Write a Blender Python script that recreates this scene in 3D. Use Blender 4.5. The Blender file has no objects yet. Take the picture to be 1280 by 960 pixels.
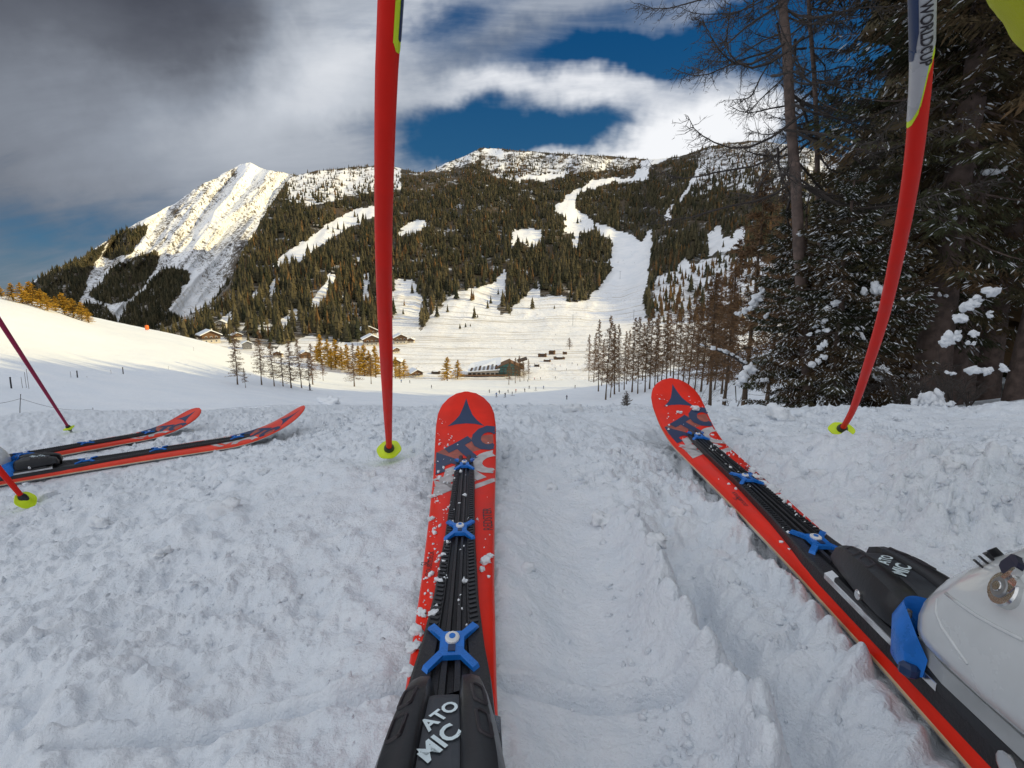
import bpy, bmesh, math, random
import numpy as np
from mathutils import Vector, Matrix, Euler

SC = bpy.context.scene
COL = SC.collection
PI = math.pi
R = math.radians
rng = np.random.default_rng(7)
random.seed(7)

# ------------------------------------------------------------------ camera
PITCH = R(10.0)
CZ = 0.32
cam_d = bpy.data.cameras.new('camera')
cam_d.sensor_width = 36.0
cam_d.lens = 18.0
cam_d.clip_start = 0.01
cam_d.clip_end = 20000
cam = bpy.data.objects.new('camera', cam_d)
COL.objects.link(cam)
cam.location = (0, 0, CZ)
cam.rotation_euler = (PI/2 - PITCH, 0, 0)
SC.camera = cam
cP, sP = math.cos(PITCH), math.sin(PITCH)

def rays(px, py):
    a = (np.asarray(px, float) - 640)/640
    b = -(np.asarray(py, float) - 480)/640
    return a + 0*b, cP + sP*b + 0*a, -sP + cP*b + 0*a

def slope(px, py):
    x, y, z = rays(px, py)
    return z/np.hypot(x, y)

def azel(px, py):
    x, y, z = rays(px, py)
    return float(np.arctan2(x, y)), float(np.arctan2(z, np.hypot(x, y)))

def project(p):
    x, y, z = p[0], p[1], p[2]-CZ
    d = y*cP - z*sP
    v = y*sP + z*cP
    return 640 + 640*x/d, 480 - 640*v/d

# ------------------------------------------------------------------ sun + world
SUN_AZ, SUN_EL = R(90), R(20)
sun_d = bpy.data.lights.new('sun', 'SUN')
sun_d.energy = 2.6
sun_d.angle = R(0.5)
sun_d.color = (1.0, 0.79, 0.37)
sun = bpy.data.objects.new('sun', sun_d)
COL.objects.link(sun)
sv = Vector((math.sin(SUN_AZ)*math.cos(SUN_EL), math.cos(SUN_AZ)*math.cos(SUN_EL), math.sin(SUN_EL)))
sun.rotation_euler = (-sv).to_track_quat('-Z', 'Y').to_euler()
SC.view_settings.view_transform = 'Standard'
SC.view_settings.look = 'None'
SC.view_settings.exposure = 0.62
SC.view_settings.gamma = 1.0

class NT:
    """small helper to write node trees"""
    def __init__(s, nt):
        s.nt = nt
    def n(s, t, **kw):
        nd = s.nt.nodes.new(t)
        for k, v in kw.items():
            setattr(nd, k, v)
        return nd
    def l(s, a, b):
        s.nt.links.new(a, b)
    def put(s, sock, v):
        if hasattr(v, 'is_linked'):
            s.l(v, sock)
        else:
            sock.default_value = v
    def m(s, op, a, b=None, c=None, clamp=False):
        nd = s.n('ShaderNodeMath', operation=op)
        nd.use_clamp = clamp
        s.put(nd.inputs[0], a)
        if b is not None: s.put(nd.inputs[1], b)
        if c is not None: s.put(nd.inputs[2], c)
        return nd.outputs[0]
    def noise(s, vec, scale, detail=4, rough=.55, dist=0.0, col=False):
        nd = s.n('ShaderNodeTexNoise')
        s.put(nd.inputs['Scale'], scale); s.put(nd.inputs['Detail'], detail)
        s.put(nd.inputs['Roughness'], rough); s.put(nd.inputs['Distortion'], dist)
        if vec is not None: s.l(vec, nd.inputs['Vector'])
        return nd.outputs['Color' if col else 'Fac']
    def ss(s, x, a, b, lo=0.0, hi=1.0):
        nd = s.n('ShaderNodeMapRange', interpolation_type='SMOOTHSTEP')
        s.put(nd.inputs[0], x); s.put(nd.inputs[1], a); s.put(nd.inputs[2], b)
        s.put(nd.inputs[3], lo); s.put(nd.inputs[4], hi)
        return nd.outputs[0]
    def mix(s, f, a, b, mode='MIX'):
        nd = s.n('ShaderNodeMix', data_type='RGBA', blend_type=mode)
        s.put(nd.inputs[0], f)
        s.put(nd.inputs[6], a if hasattr(a, 'is_linked') or len(a) == 4 else (*a, 1))
        s.put(nd.inputs[7], b if hasattr(b, 'is_linked') or len(b) == 4 else (*b, 1))
        return nd.outputs[2]
    def vmath(s, op, a, b):
        nd = s.n('ShaderNodeVectorMath', operation=op)
        s.put(nd.inputs[0], a); s.put(nd.inputs[1], b)
        return nd.outputs[0]

def make_world():
    w = bpy.data.worlds.new('World')
    SC.world = w
    w.use_nodes = True
    nt = w.node_tree
    nt.nodes.clear()
    T = NT(nt)
    STR = 0.1
    out = T.n('ShaderNodeOutputWorld')
    bg = T.n('ShaderNodeBackground'); bg.inputs[1].default_value = STR
    T.l(bg.outputs[0], out.inputs[0])
    sky = T.n('ShaderNodeTexSky', sky_type='NISHITA')
    sky.sun_disc = False
    sky.sun_elevation = SUN_EL
    sky.sun_rotation = SUN_AZ
    sky.altitude = 1500
    sky.air_density = 1.0; sky.dust_density = 0.6; sky.ozone_density = 2.0
    hs = T.n('ShaderNodeHueSaturation')
    hs.inputs['Saturation'].default_value = 1.45
    hs.inputs['Value'].default_value = 0.36
    T.l(sky.outputs[0], hs.inputs['Color'])
    hs.inputs['Hue'].default_value = .5
    tc = T.n('ShaderNodeTexCoord')
    d = tc.outputs['Generated']
    sx = T.n('ShaderNodeSeparateXYZ'); T.l(d, sx.inputs[0])
    x, y, z = sx.outputs
    # cloud-sheet coordinates: the direction met with a plane overhead
    zz = T.m('ADD', T.m('MAXIMUM', z, 0.0), 0.34)
    cb = T.n('ShaderNodeCombineXYZ')
    T.l(T.m('DIVIDE', x, zz), cb.inputs[0]); T.l(T.m('DIVIDE', y, zz), cb.inputs[1])
    mp = T.n('ShaderNodeMapping'); T.l(cb.outputs[0], mp.inputs[0])
    mp.inputs['Rotation'].default_value = (0, 0, R(38)); mp.inputs['Scale'].default_value = (0.48, 1.25, 1)
    n1 = T.noise(mp.outputs[0], 2.1, 10, .58, .7)
    n2 = T.noise(mp.outputs[0], 5.2, 9, .62, .6)
    wv = T.noise(d, 4.5, 5, .6, col=True)
    ws = T.n('ShaderNodeSeparateXYZ'); T.l(wv, ws.inputs[0])
    az = T.m('ADD', T.m('ARCTAN2', x, y), T.m('MULTIPLY', T.m('SUBTRACT', ws.outputs[0], .5), .30))
    el = T.m('ADD', T.m('ARCSINE', z), T.m('MULTIPLY', T.m('SUBTRACT', ws.outputs[1], .5), .13))
    def g(px, py, sa, se, rot=0):
        """soft patch of the cloud deck round one direction; sizes in pixels of arc"""
        a0, e0 = azel(px, py)
        c_, s_ = math.cos(R(rot)), math.sin(R(rot))
        da = T.m('SUBTRACT', az, a0); de = T.m('SUBTRACT', el, e0)
        u = T.m('ADD', T.m('MULTIPLY', da, c_*640/sa), T.m('MULTIPLY', de, s_*640/sa))
        v = T.m('SUBTRACT', T.m('MULTIPLY', de, c_*640/se), T.m('MULTIPLY', da, s_*640/se))
        q = T.m('ADD', T.m('MULTIPLY', u, u), T.m('MULTIPLY', v, v))
        return T.m('EXPONENT', T.m('MULTIPLY', q, -0.5))
    def total(base, items):
        acc = base
        for wgt, gg in items:
            acc = T.m('MULTIPLY_ADD', gg, wgt, acc)
        return acc
    dens = total(0.80, CLOUD_D(g))
    dens = T.m('MULTIPLY_ADD', T.m('SUBTRACT', n1, .5), 1.15, dens)
    dens = T.m('MULTIPLY_ADD', T.m('SUBTRACT', n2, .5), .62, dens)
    mask = T.ss(dens, .10, .90)
    br = total(1.04, CLOUD_B(g))
    br = T.m('MULTIPLY_ADD', T.ss(T.m('ARCSINE', z), R(28), R(62)), -.24, br)
    br = T.m('MULTIPLY_ADD', T.m('SUBTRACT', n1, .5), T.m('MULTIPLY_ADD', g(120, 150, 330, 230), -.55, .80), br)
    br = T.m('MULTIPLY_ADD', T.m('SUBTRACT', n2, .5), T.m('MULTIPLY_ADD', g(120, 150, 330, 230), -.25, .32), br)
    cr = T.n('ShaderNodeValToRGB')
    e = cr.color_ramp.elements
    e[0].position = 0.0; e[0].color = (.030, .033, .046, 1)
    e[1].position = 1.0; e[1].color = (.60, .61, .63, 1)
    for po, c_ in ((.25, (.085, .094, .115, 1)), (.5, (.19, .212, .25, 1)), (.75, (.355, .38, .42, 1))):
        a = cr.color_ramp.elements.new(po); a.color = c_
    T.l(br, cr.inputs[0])
    cl = T.vmath('MULTIPLY', cr.outputs[0], (1/STR, 1/STR, 1/STR))
    deep = T.mix(T.ss(T.m('ARCSINE', z), R(10), R(27)), (.16, .72, 1.55), (.04, .46, 1.35))
    blue = T.mix(.75, hs.outputs[0], deep)
    col = T.mix(mask, blue, cl)
    T.l(col, bg.inputs[0])

def CLOUD_D(g):
    # where the deck is open (blue) or closed
    return [(-.62, g(-10, 345, 190, 60)), (-.85, g(790, 62, 150, 17, 4)), (-.6, g(900, 62, 70, 20)), (-.8, g(1040, 90, 50, 90)),
            (-.80, g(665, 158, 95, 14, 8)), (-.42, g(560, 180, 80, 26, 20)), (-.5, g(710, 174, 80, 12)),
            (-.40, g(545, 140, 60, 18)), (-.30, g(540, 60, 60, 20)), (-.5, g(1140, 160, 60, 60)), (-.25, g(440, 130, 60, 22, 30)), (-.30, g(760, 60, 280, 100)), (-.35, g(560, 25, 60, 14, 12)), (-.40, g(760, 22, 90, 9, 8)), (-.35, g(610, 128, 70, 9, 8)),
            (.60, g(690, 104, 190, 17, 3)), (.60, g(860, 165, 120, 20, 8)), (.35, g(700, 40, 160, 12, 6)), (.45, g(250, 130, 260, 90, 12))]

def CLOUD_B(g):
    # thick grey deck high on the left, bright strips in the middle
    return [(-.55, g(-90, 60, 190, 190)), (-.40, g(170, -30, 190, 80, -14)), (-.12, g(560, 140, 420, 130)), (-.10, g(190, 260, 260, 60)), (.30, g(300, 160, 170, 60, 12)), (-.22, g(700, -80, 420, 80, 2)),
            (-.14, g(380, 205, 130, 40)), (.30, g(400, 70, 110, 34, 28)), (-.10, g(640, 130, 260, 70, 3)), (.26, g(850, 100, 90, 22)), (.24, g(690, 95, 140, 16, 4)), (.18, g(840, 168, 120, 20)), (-.30, g(610, 62, 80, 12, 12)), (-.30, g(-20, 330, 150, 60)), (-.16, g(640, 134, 130, 12, 6)), (-.10, g(480, 150, 60, 40))]
make_world()

# ------------------------------------------------------------------ object helpers
def tag(o, label=None, cat=None, group=None, kind=None):
    if label: o['label'] = label
    if cat: o['category'] = cat
    if group: o['group'] = group
    if kind: o['kind'] = kind
    return o

def empty(name, loc=(0, 0, 0), rz=0.0):
    o = bpy.data.objects.new(name, None)
    o.empty_display_size = .1
    o.location = loc
    o.rotation_euler = (0, 0, rz)
    COL.objects.link(o)
    return o

def link(name, me, parent=None, mats=None):
    o = bpy.data.objects.new(name, me)
    COL.objects.link(o)
    if parent is not None: o.parent = parent
    if mats is not None and not me.materials:
        for m in (mats if isinstance(mats, (list, tuple)) else [mats]):
            me.materials.append(m)
    return o

def np_mesh(name, V, F, smooth=True, mi=None):
    """V (n,3); F (m,3) or (m,4)"""
    V = np.ascontiguousarray(V, np.float32); F = np.ascontiguousarray(F, np.int32)
    me = bpy.data.meshes.new(name)
    me.vertices.add(len(V)); me.vertices.foreach_set('co', V.ravel())
    k = F.shape[1]
    me.loops.add(F.size); me.loops.foreach_set('vertex_index', F.ravel())
    me.polygons.add(len(F))
    me.polygons.foreach_set('loop_start', np.arange(0, F.size, k, dtype=np.int32))
    me.polygons.foreach_set('loop_total', np.full(len(F), k, np.int32))
    me.polygons.foreach_set('use_smooth', np.full(len(F), bool(smooth)))
    if mi is not None:
        me.polygons.foreach_set('material_index', np.ascontiguousarray(mi, np.int32))
    me.update(calc_edges=True)
    me.validate()
    return me

def attr(me, name, vals):
    a = me.attributes.new(name, 'FLOAT', 'POINT')
    a.data.foreach_set('value', np.ascontiguousarray(vals, np.float32))

class MB:
    """collects boxes, lofts and tubes, links them as ONE mesh object"""
    def __init__(s):
        s.v = []; s.f = []; s.mi = []; s.n = 0
    def add(s, V, F, mi=0):
        V = [tuple(map(float, p)) for p in V]
        s.v += V
        for q in F:
            s.f.append(tuple(int(i) + s.n for i in q)); s.mi.append(mi)
        s.n += len(V)
    def box(s, c, size, rot=None, mi=0, bev=0.0):
        sx, sy, sz = [a/2 for a in size]
        if bev > 0:
            b = min(bev, sx*.49, sy*.49, sz*.49)
            pts = []
            for zz, k in ((-sz, b), (-sz + b, 0), (sz - b, 0), (sz, b)):
                X, Y = sx - k, sy - k
                for (px, py) in ((X, Y - b), (X - b, Y), (-X + b, Y), (-X, Y - b), (-X, -Y + b), (-X + b, -Y), (X - b, -Y), (X, -Y + b)):
                    pts.append((px, py, zz))
            F = [tuple(range(7, -1, -1)), tuple(range(24, 32))]
            for r_ in range(3):
                for i in range(8):
                    j = (i + 1) % 8
                    F.append((r_*8 + i, r_*8 + j, r_*8 + 8 + j, r_*8 + 8 + i))
        else:
            pts = [(x, y, z) for z in (-sz, sz) for (x, y) in ((-sx, -sy), (sx, -sy), (sx, sy), (-sx, sy))]
            F = [(3, 2, 1, 0), (4, 5, 6, 7), (0, 1, 5, 4), (1, 2, 6, 5), (2, 3, 7, 6), (3, 0, 4, 7)]
        M = Matrix.Translation(c) @ (Euler(rot).to_matrix().to_4x4() if rot is not None else Matrix())
        s.add([M @ Vector(p) for p in pts], F, mi)
    def loft(s, rings, closed=True, caps=True, mi=0, mifun=None):
        n = len(rings[0]); V = [p for r_ in rings for p in r_]; F = []; MI = []
        for i in range(len(rings) - 1):
            for j in range(n if closed else n - 1):
                k = (j + 1) % n
                F.append((i*n + j, i*n + k, (i+1)*n + k, (i+1)*n + j)); MI.append(mifun(i, j) if mifun else mi)
        if caps and closed:
            F.append(tuple(range(n - 1, -1, -1))); MI.append(mi)
            F.append(tuple((len(rings) - 1)*n + j for j in range(n))); MI.append(mi)
        base = s.n
        s.v += [tuple(map(float, p)) for p in V]
        for q, m_ in zip(F, MI):
            s.f.append(tuple(int(i) + base for i in q)); s.mi.append(m_)
        s.n += len(V)
    def tube(s, pts, rad, sides=8, mi=0, caps=True):
        P = [Vector(p) for p in pts]
        rad = [float(v) for v in rad] if hasattr(rad, '__len__') else [rad]*len(P)
        rings = []; up = None
        for i, p in enumerate(P):
            t = (P[min(i+1, len(P)-1)] - P[max(i-1, 0)]).normalized()
            if up is None:
                up = Vector((0, 0, 1)) if abs(t.z) < .9 else Vector((1, 0, 0))
            a = t.cross(up)
            if a.length < 1e-6: a = t.cross(Vector((0, 1, 0)))
            a.normalize(); b = a.cross(t).normalized(); up = b
            rings.append([p + rad[i]*(math.cos(2*PI*k/sides)*a + math.sin(2*PI*k/sides)*b) for k in range(sides)])
        s.loft(rings, True, caps, mi)
    def build(s, name, mats, parent=None, smooth=False, auto=None):
        me = bpy.data.meshes.new(name)
        me.from_pydata(s.v, [], s.f)
        me.polygons.foreach_set('material_index', np.array(s.mi, np.int32))
        if smooth: me.polygons.foreach_set('use_smooth', np.ones(len(s.f), bool))
        bm = bmesh.new(); bm.from_mesh(me)
        bmesh.ops.recalc_face_normals(bm, faces=bm.faces)
        if smooth and auto:
            for e_ in bm.edges:
                if len(e_.link_faces) == 2 and e_.calc_face_angle(0) > R(auto): e_.smooth = False
        bm.to_mesh(me); bm.free()
        me.update()
        return link(name, me, parent, mats)

def copy_tree(o, parent=None):
    c = o.copy(); COL.objects.link(c)
    if parent is not None: c.parent = parent
    for ch in list(o.children):
        copy_tree(ch, c)
    return c

# ------------------------------------------------------------------ numpy noise
def _hash(ix, iy, seed):
    h = (ix.astype(np.int64)*374761393 + iy.astype(np.int64)*668265263 + seed*1442695041) & 0xFFFFFFFF
    h = ((h ^ (h >> 13))*1274126177) & 0xFFFFFFFF
    h = ((h ^ (h >> 16))*2246822519) & 0xFFFFFFFF
    h = h ^ (h >> 15)
    return (h & 0xFFFFFF)/float(0x1000000)

def vnoise(x, y, seed=0):
    x = np.asarray(x, float); y = np.asarray(y, float)
    ix = np.floor(x); iy = np.floor(y); fx = x - ix; fy = y - iy
    fx = fx*fx*fx*(fx*(fx*6 - 15) + 10); fy = fy*fy*fy*(fy*(fy*6 - 15) + 10)
    ix = ix.astype(np.int64); iy = iy.astype(np.int64)
    a = _hash(ix, iy, seed); b = _hash(ix+1, iy, seed); c = _hash(ix, iy+1, seed); d = _hash(ix+1, iy+1, seed)
    return ((a*(1-fx) + b*fx)*(1-fy) + (c*(1-fx) + d*fx)*fy)*2 - 1

def fbm(x, y, oct=4, seed=0, gain=.5):
    s_ = 0; a = 1; n = 0
    for i in range(oct):
        s_ = s_ + a*vnoise(x*2**i + 17.3*i, y*2**i - 9.1*i, seed + i); n += a; a *= gain
    return s_/n

def blobs(x, y, cell, seed, prob, rlo, rhi):
    """height of rounded lumps thrown on a jittered grid; returns height in cells"""
    gx = np.floor(x/cell).astype(np.int64); gy = np.floor(y/cell).astype(np.int64)
    best = np.zeros_like(x)
    for dx in (-1, 0, 1):
        for dy in (-1, 0, 1):
            cx, cy = gx + dx, gy + dy
            p = _hash(cx, cy, seed)
            ox = (cx + _hash(cx, cy, seed+1))*cell; oy = (cy + _hash(cx, cy, seed+2))*cell
            rr = (rlo + (rhi - rlo)*_hash(cx, cy, seed+3)**2)*cell
            asp = .65 + .7*_hash(cx, cy, seed+4)
            d2 = ((x-ox)/rr)**2 + ((y-oy)/(rr*asp))**2
            h = np.where(p < prob, np.sqrt(np.maximum(0, 1-d2))*rr*.72, 0)
            best = np.maximum(best, h)
    return best

def in_poly(px, py, poly):
    px = np.asarray(px, float); py = np.asarray(py, float)
    r_ = np.zeros(px.shape, bool); n = len(poly); j = n - 1
    for i in range(n):
        xi, yi = poly[i]; xj, yj = poly[j]
        c = ((yi > py) != (yj > py)) & (px < (xj - xi)*(py - yi)/((yj - yi) + 1e-12) + xi)
        r_ ^= c; j = i
    return r_

# ------------------------------------------------------------------ materials
def mat(name, col, rough=.5, metal=0.0, var=.12, nscale=30, bump=0.0, bscale=80, spec=.5, coat=0.0):
    m = bpy.data.materials.new(name); m.use_nodes = True
    nt = m.node_tree; T = NT(nt)
    b = nt.nodes['Principled BSDF']
    tc = T.n('ShaderNodeTexCoord')
    n_ = T.noise(tc.outputs['Object'], nscale, 5, .6)
    f = T.ss(n_, .3, .7, 1 - var, 1 + var)
    cc = T.n('ShaderNodeVectorMath', operation='SCALE'); cc.inputs[0].default_value = col
    T.l(f, cc.inputs['Scale'])
    T.l(cc.outputs[0], b.inputs['Base Color'])
    b.inputs['Metallic'].default_value = metal
    T.l(T.ss(n_, .25, .75, max(0, rough-.08), min(1, rough+.08)), b.inputs['Roughness'])
    b.inputs['Specular IOR Level'].default_value = spec
    b.inputs['Coat Weight'].default_value = coat
    if bump > 0:
        bp = T.n('ShaderNodeBump'); bp.inputs['Strength'].default_value = bump; bp.inputs['Distance'].default_value = .01
        T.l(T.noise(tc.outputs['Object'], bscale, 6, .65), bp.inputs['Height'])
        T.l(bp.outputs[0], b.inputs['Normal'])
    return m

def snow_mat(name, scales, dist, strength=.6, col=(.87, .91, .96), grit=0.0):
    m = bpy.data.materials.new(name); m.use_nodes = True
    nt = m.node_tree; T = NT(nt); b = nt.nodes['Principled BSDF']
    tc = T.n('ShaderNodeTexCoord'); v = tc.outputs['Object']
    h = None
    for sc, w in scales:
        n_ = T.m('MULTIPLY', T.noise(v, sc, 5, .62), w)
        h = n_ if h is None else T.m('ADD', h, n_)
    bp = T.n('ShaderNodeBump'); bp.inputs['Strength'].default_value = strength; bp.inputs['Distance'].default_value = dist
    T.l(h, bp.inputs['Height']); T.l(bp.outputs[0], b.inputs['Normal'])
    c = T.mix(T.ss(T.noise(v, scales[0][0]*.35, 4), .3, .7), (col[0]*.93, col[1]*.95, col[2]*.97), col)
    T.l(c, b.inputs['Base Color'])
    b.inputs['Roughness'].default_value = .55
    b.inputs['Specular IOR Level'].default_value = .35
    return m

M = {}
M['snow_near'] = snow_mat('packed_snow', [(90, 1.0), (260, .6), (30, 1.2)], .012, .6)
M['snow_far'] = snow_mat('slope_snow', [(.5, 1.0), (2.5, .35)], .5, .35)
M['snow_lump'] = snow_mat('fresh_snow', [(60, 1.0), (200, .4)], .006, .5, (.90, .92, .95))
M['snow_tree'] = snow_mat('tree_snow', [(8, 1.0), (30, .4)], .03, .5, (.90, .92, .95))
M['red'] = mat('red_lacquer', (.84, .024, .007), .42, var=.10, nscale=14, spec=.22)
M['pole_red'] = mat('pole_red', (.70, .014, .006), .5, var=.06, nscale=20, spec=.2)
M['orange'] = mat('red_lacquer_sheen', (.80, .05, .022), .36, var=.12, nscale=14, spec=.4)  # red of the left skis with an orange sheen put into the colour
M['navy'] = mat('navy_print', (.010, .032, .10), .4)
M['print_grey'] = mat('pale_grey_print', (.52, .50, .50), .45, var=.2, nscale=60)
M['print_dull'] = mat('dull_grey_print', (.38, .085, .055), .45, var=.25, nscale=60)
M['ink'] = mat('black_ink', (.02, .015, .02), .45)
M['edge'] = mat('cream_sidewall', (.62, .46, .27), .4)
M['steel'] = mat('steel_edge', (.55, .55, .55), .35, metal=1.0)
M['base'] = mat('black_ski_base', (.02, .02, .022), .4)
M['plate'] = mat('black_plate_rubber', (.016, .016, .019), .42, var=.3, nscale=40, bump=.25, bscale=300)
M['black'] = mat('black_plastic', (.014, .015, .018), .38, var=.25, nscale=25, bump=.08, bscale=200)
M['channel'] = mat('dark_slate_plastic', (.040, .046, .056), .42, var=.2, nscale=30)
M['blue'] = mat('blue_anodised', (.010, .17, .62), .30, metal=.15, var=.15, nscale=50)
M['letter'] = mat('ice_blue_lettering', (.72, .84, .88), .45)
M['white'] = mat('white_print', (.78, .78, .78), .45)
M['boot'] = mat('white_boot_shell', (.62, .65, .66), .24, var=.05, nscale=18, coat=.5)
M['boot_grey'] = mat('grey_boot_sole', (.38, .40, .41), .5)
M['strap'] = mat('navy_strap', (.012, .013, .04), .5)
M['metal'] = mat('bright_metal', (.75, .75, .74), .22, metal=1.0)
M['pole_purple'] = mat('purple_red_pole', (.30, .012, .06), .45, var=.1, nscale=20, spec=.3)
M['neon'] = mat('neon_yellow_plastic', (.62, .80, .010), .45, var=.08)
M['pole_grey'] = mat('silver_pole_paint', (.42, .43, .45), .3, var=.06)
M['sleeve'] = mat('neon_yellow_fabric', (.50, .56, .012), .7, var=.12, nscale=8, bump=.4, bscale=500)
M['bark'] = mat('grey_brown_bark', (.12, .085, .072), .9, var=.4, nscale=6, bump=.9, bscale=20)
M['larch_bark'] = mat('larch_bark', (.10, .066, .042), .9, var=.35, nscale=5, bump=.7, bscale=18)
M['twig'] = mat('dry_larch_twig', (.17, .095, .045), .9, var=.4, nscale=.8)
M['gold'] = mat('golden_larch_needles', (.52, .32, .035), .8, var=.4, nscale=.5)
M['dead'] = mat('dead_larch_twig', (.055, .045, .040), .9, var=.3, nscale=2)

def needle_mat(name, a, b, c, scale):
    m = bpy.data.materials.new(name); m.use_nodes = True
    nt = m.node_tree; T = NT(nt); p = nt.nodes['Principled BSDF']
    tc = T.n('ShaderNodeTexCoord'); oi = T.n('ShaderNodeObjectInfo')
    v = T.vmath('ADD', tc.outputs['Object'], oi.outputs['Location'])
    n_ = T.noise(v, scale, 4, .6)
    c1 = T.mix(T.ss(n_, .3, .62), a, b)
    n2 = T.noise(v, scale*.45, 3, .5)
    c2 = T.mix(T.ss(n2, .44, .64), c1, c)
    c3 = T.mix(1.0, c2, T.mix(oi.outputs['Random'], (.65, .65, .65), (1.3, 1.3, 1.3)), 'MULTIPLY')
    T.l(c3, p.inputs['Base Color'])
    p.inputs['Roughness'].default_value = .75; p.inputs['Specular IOR Level'].default_value = .2
    return m
M['needle'] = needle_mat('spruce_needles', (.030, .036, .020), (.062, .066, .032), (.10, .062, .032), 1.1)
M['needle_brown'] = needle_mat('brown_spruce_needles', (.060, .045, .025), (.11, .080, .040), (.15, .088, .042), 1.1)

def far_tree_mat(name, a, b, snow):
    m = bpy.data.materials.new(name); m.use_nodes = True
    nt = m.node_tree; T = NT(nt); p = nt.nodes['Principled BSDF']
    oi = T.n('ShaderNodeObjectInfo'); tc = T.n('ShaderNodeTexCoord')
    c1 = T.mix(oi.outputs['Random'], a, b)
    n_ = T.noise(tc.outputs['Object'], .55, 5, .7)
    c2 = T.mix(T.ss(n_, .60, .72, 0, snow), c1, (.62, .64, .68))
    T.l(c2, p.inputs['Base Color']); p.inputs['Roughness'].default_value = .9; p.inputs['Specular IOR Level'].default_value = .1
    return m
M['far_spruce'] = far_tree_mat('far_spruce_needles', (.030, .034, .021), (.105, .088, .050), .75)
M['far_larch'] = far_tree_mat('far_larch_twigs', (.11, .066, .032), (.19, .11, .045), .3)
M['wood'] = mat('brown_timber', (.16, .085, .04), .8, var=.3, nscale=2)
M['dark_wood'] = mat('dark_timber', (.07, .045, .03), .8, var=.3, nscale=2)
M['render'] = mat('pale_wall_render', (.55, .50, .42), .85, var=.1, nscale=1)
M['pane'] = mat('dark_window_glass', (.02, .025, .03), .1, spec=.6)
M['teal'] = mat('teal_glazing', (.03, .13, .12), .2, var=.3, nscale=.6)
M['tin'] = mat('grey_roof_sheet', (.16, .16, .17), .5, var=.2, nscale=1)
M['grey_metal'] = mat('galvanised_steel', (.3, .31, .32), .4, metal=.7)
M['skin'] = mat('skin', (.5, .3, .22), .6)
M['jacket_dark'] = mat('dark_jacket', (.03, .035, .06), .7)
M['jacket_red'] = mat('red_jacket', (.4, .03, .03), .7)
M['jacket_blue'] = mat('blue_jacket', (.04, .12, .35), .7)
M['pants'] = mat('black_pants', (.02, .02, .025), .7)
M['orange_paint'] = mat('orange_marker_paint', (.8, .16, .02), .5)
M['rope'] = mat('dark_rope', (.05, .05, .06), .8)
M['grass'] = mat('dry_grass', (.16, .11, .05), .9, var=.4, nscale=5)

# ------------------------------------------------------------------ landform
# heights given as {radius: height} or, from 6 m out, as the row where that radius shows in column X
ROW_R = [6, 12, 25, 45, 80, 120, 160, 220, 300, 400]
ROW_T = {
    0:    [528, 538, 548, 533, 482, 428, 376, 366, 385, 430],
    130:  [522, 534, 544, 531, 492, 455, 410, 397, 415, 440],
    250:  [514, 527, 537, 526, 500, 468, 438, 424, 440, 458],
    320:  [510, 523, 534, 525, 504, 481, 461, 446, 450, 462],
    400:  [509, 523, 535, 527, 512, 496, 482, 471, 463, 467],
    480:  [510, 523, 534, 529, 516, 500, 488, 480, 474, 471],
    560:  [515, 525, 534, 530, 522, 508, 495, 487, 479, 474],
    640:  [517, 526, 534, 531, 524, 512, 502, 492, 482, 474],
    700:  [517, 527, 535, 531, 523, 511, 502, 493, 483, 474],
    760:  [518, 527, 535, 531, 521, 508, 500, 490, 480, 471],
    850:  [520, 526, 528, 522, 510, 495, 485, 476, 467, 458],
    950:  [520, 519, 519, 512, 500, 483, 468, 455, 440, 428],
    1100: [518, 513, 508, 499, 480, 448, 425, 405, 385, 360],
    1280: [511, 500, 488, 466, 424, 368, 328, 300, 284, 272],
}
NEAR_R = [.1, .3, .6, 1, 1.5, 2, 2.5, 3, 4, 5]
NEAR_T = {  # by azimuth
    -180: [0, .02, .03, .05, .08, .12, .15, .2, .3, .4],
    -120: [0, -.02, -.07, -.13, -.24, -.33, -.40, -.48, -.6, -.7],
    -90: [0, -.03, -.09, -.18, -.32, -.44, -.54, -.62, -.8, -.9],
    -60: [0, -.03, -.08, -.17, -.28, -.37, -.44, -.49, -.58, -.68],
    -45: [0, -.02, -.06, -.12, -.215, -.28, -.33, -.37, -.425, -.525],
    -30: [0, -.01, -.035, -.075, -.145, -.21, -.27, -.33, -.47, -.72],
    -15: [0, -.004, -.012, -.03, -.075, -.14, -.225, -.37, -.66, -.89],
    -3: [0, 0, 0, -.004, -.045, -.13, -.26, -.436, -.76, -.95],
    15: [0, 0, 0, -.008, -.05, -.12, -.22, -.36, -.68, -.92],
    35: [0, 0, .004, .006, -.015, -.065, -.15, -.27, -.50, -.68],
    45: [0, 0, .01, .02, .02, 0, -.085, -.18, -.36, -.50],
    60: [0, 0, .02, .04, .06, .06, .03, -.02, -.12, -.2],
    90: [0, 0, .02, .05, .10, .14, .2, .25, .35, .5],
    130: [0, .01, .03, .06, .1, .15, .2, .25, .35, .5],
    180: [0, .02, .03, .05, .08, .12, .15, .2, .3, .4],
}
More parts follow.
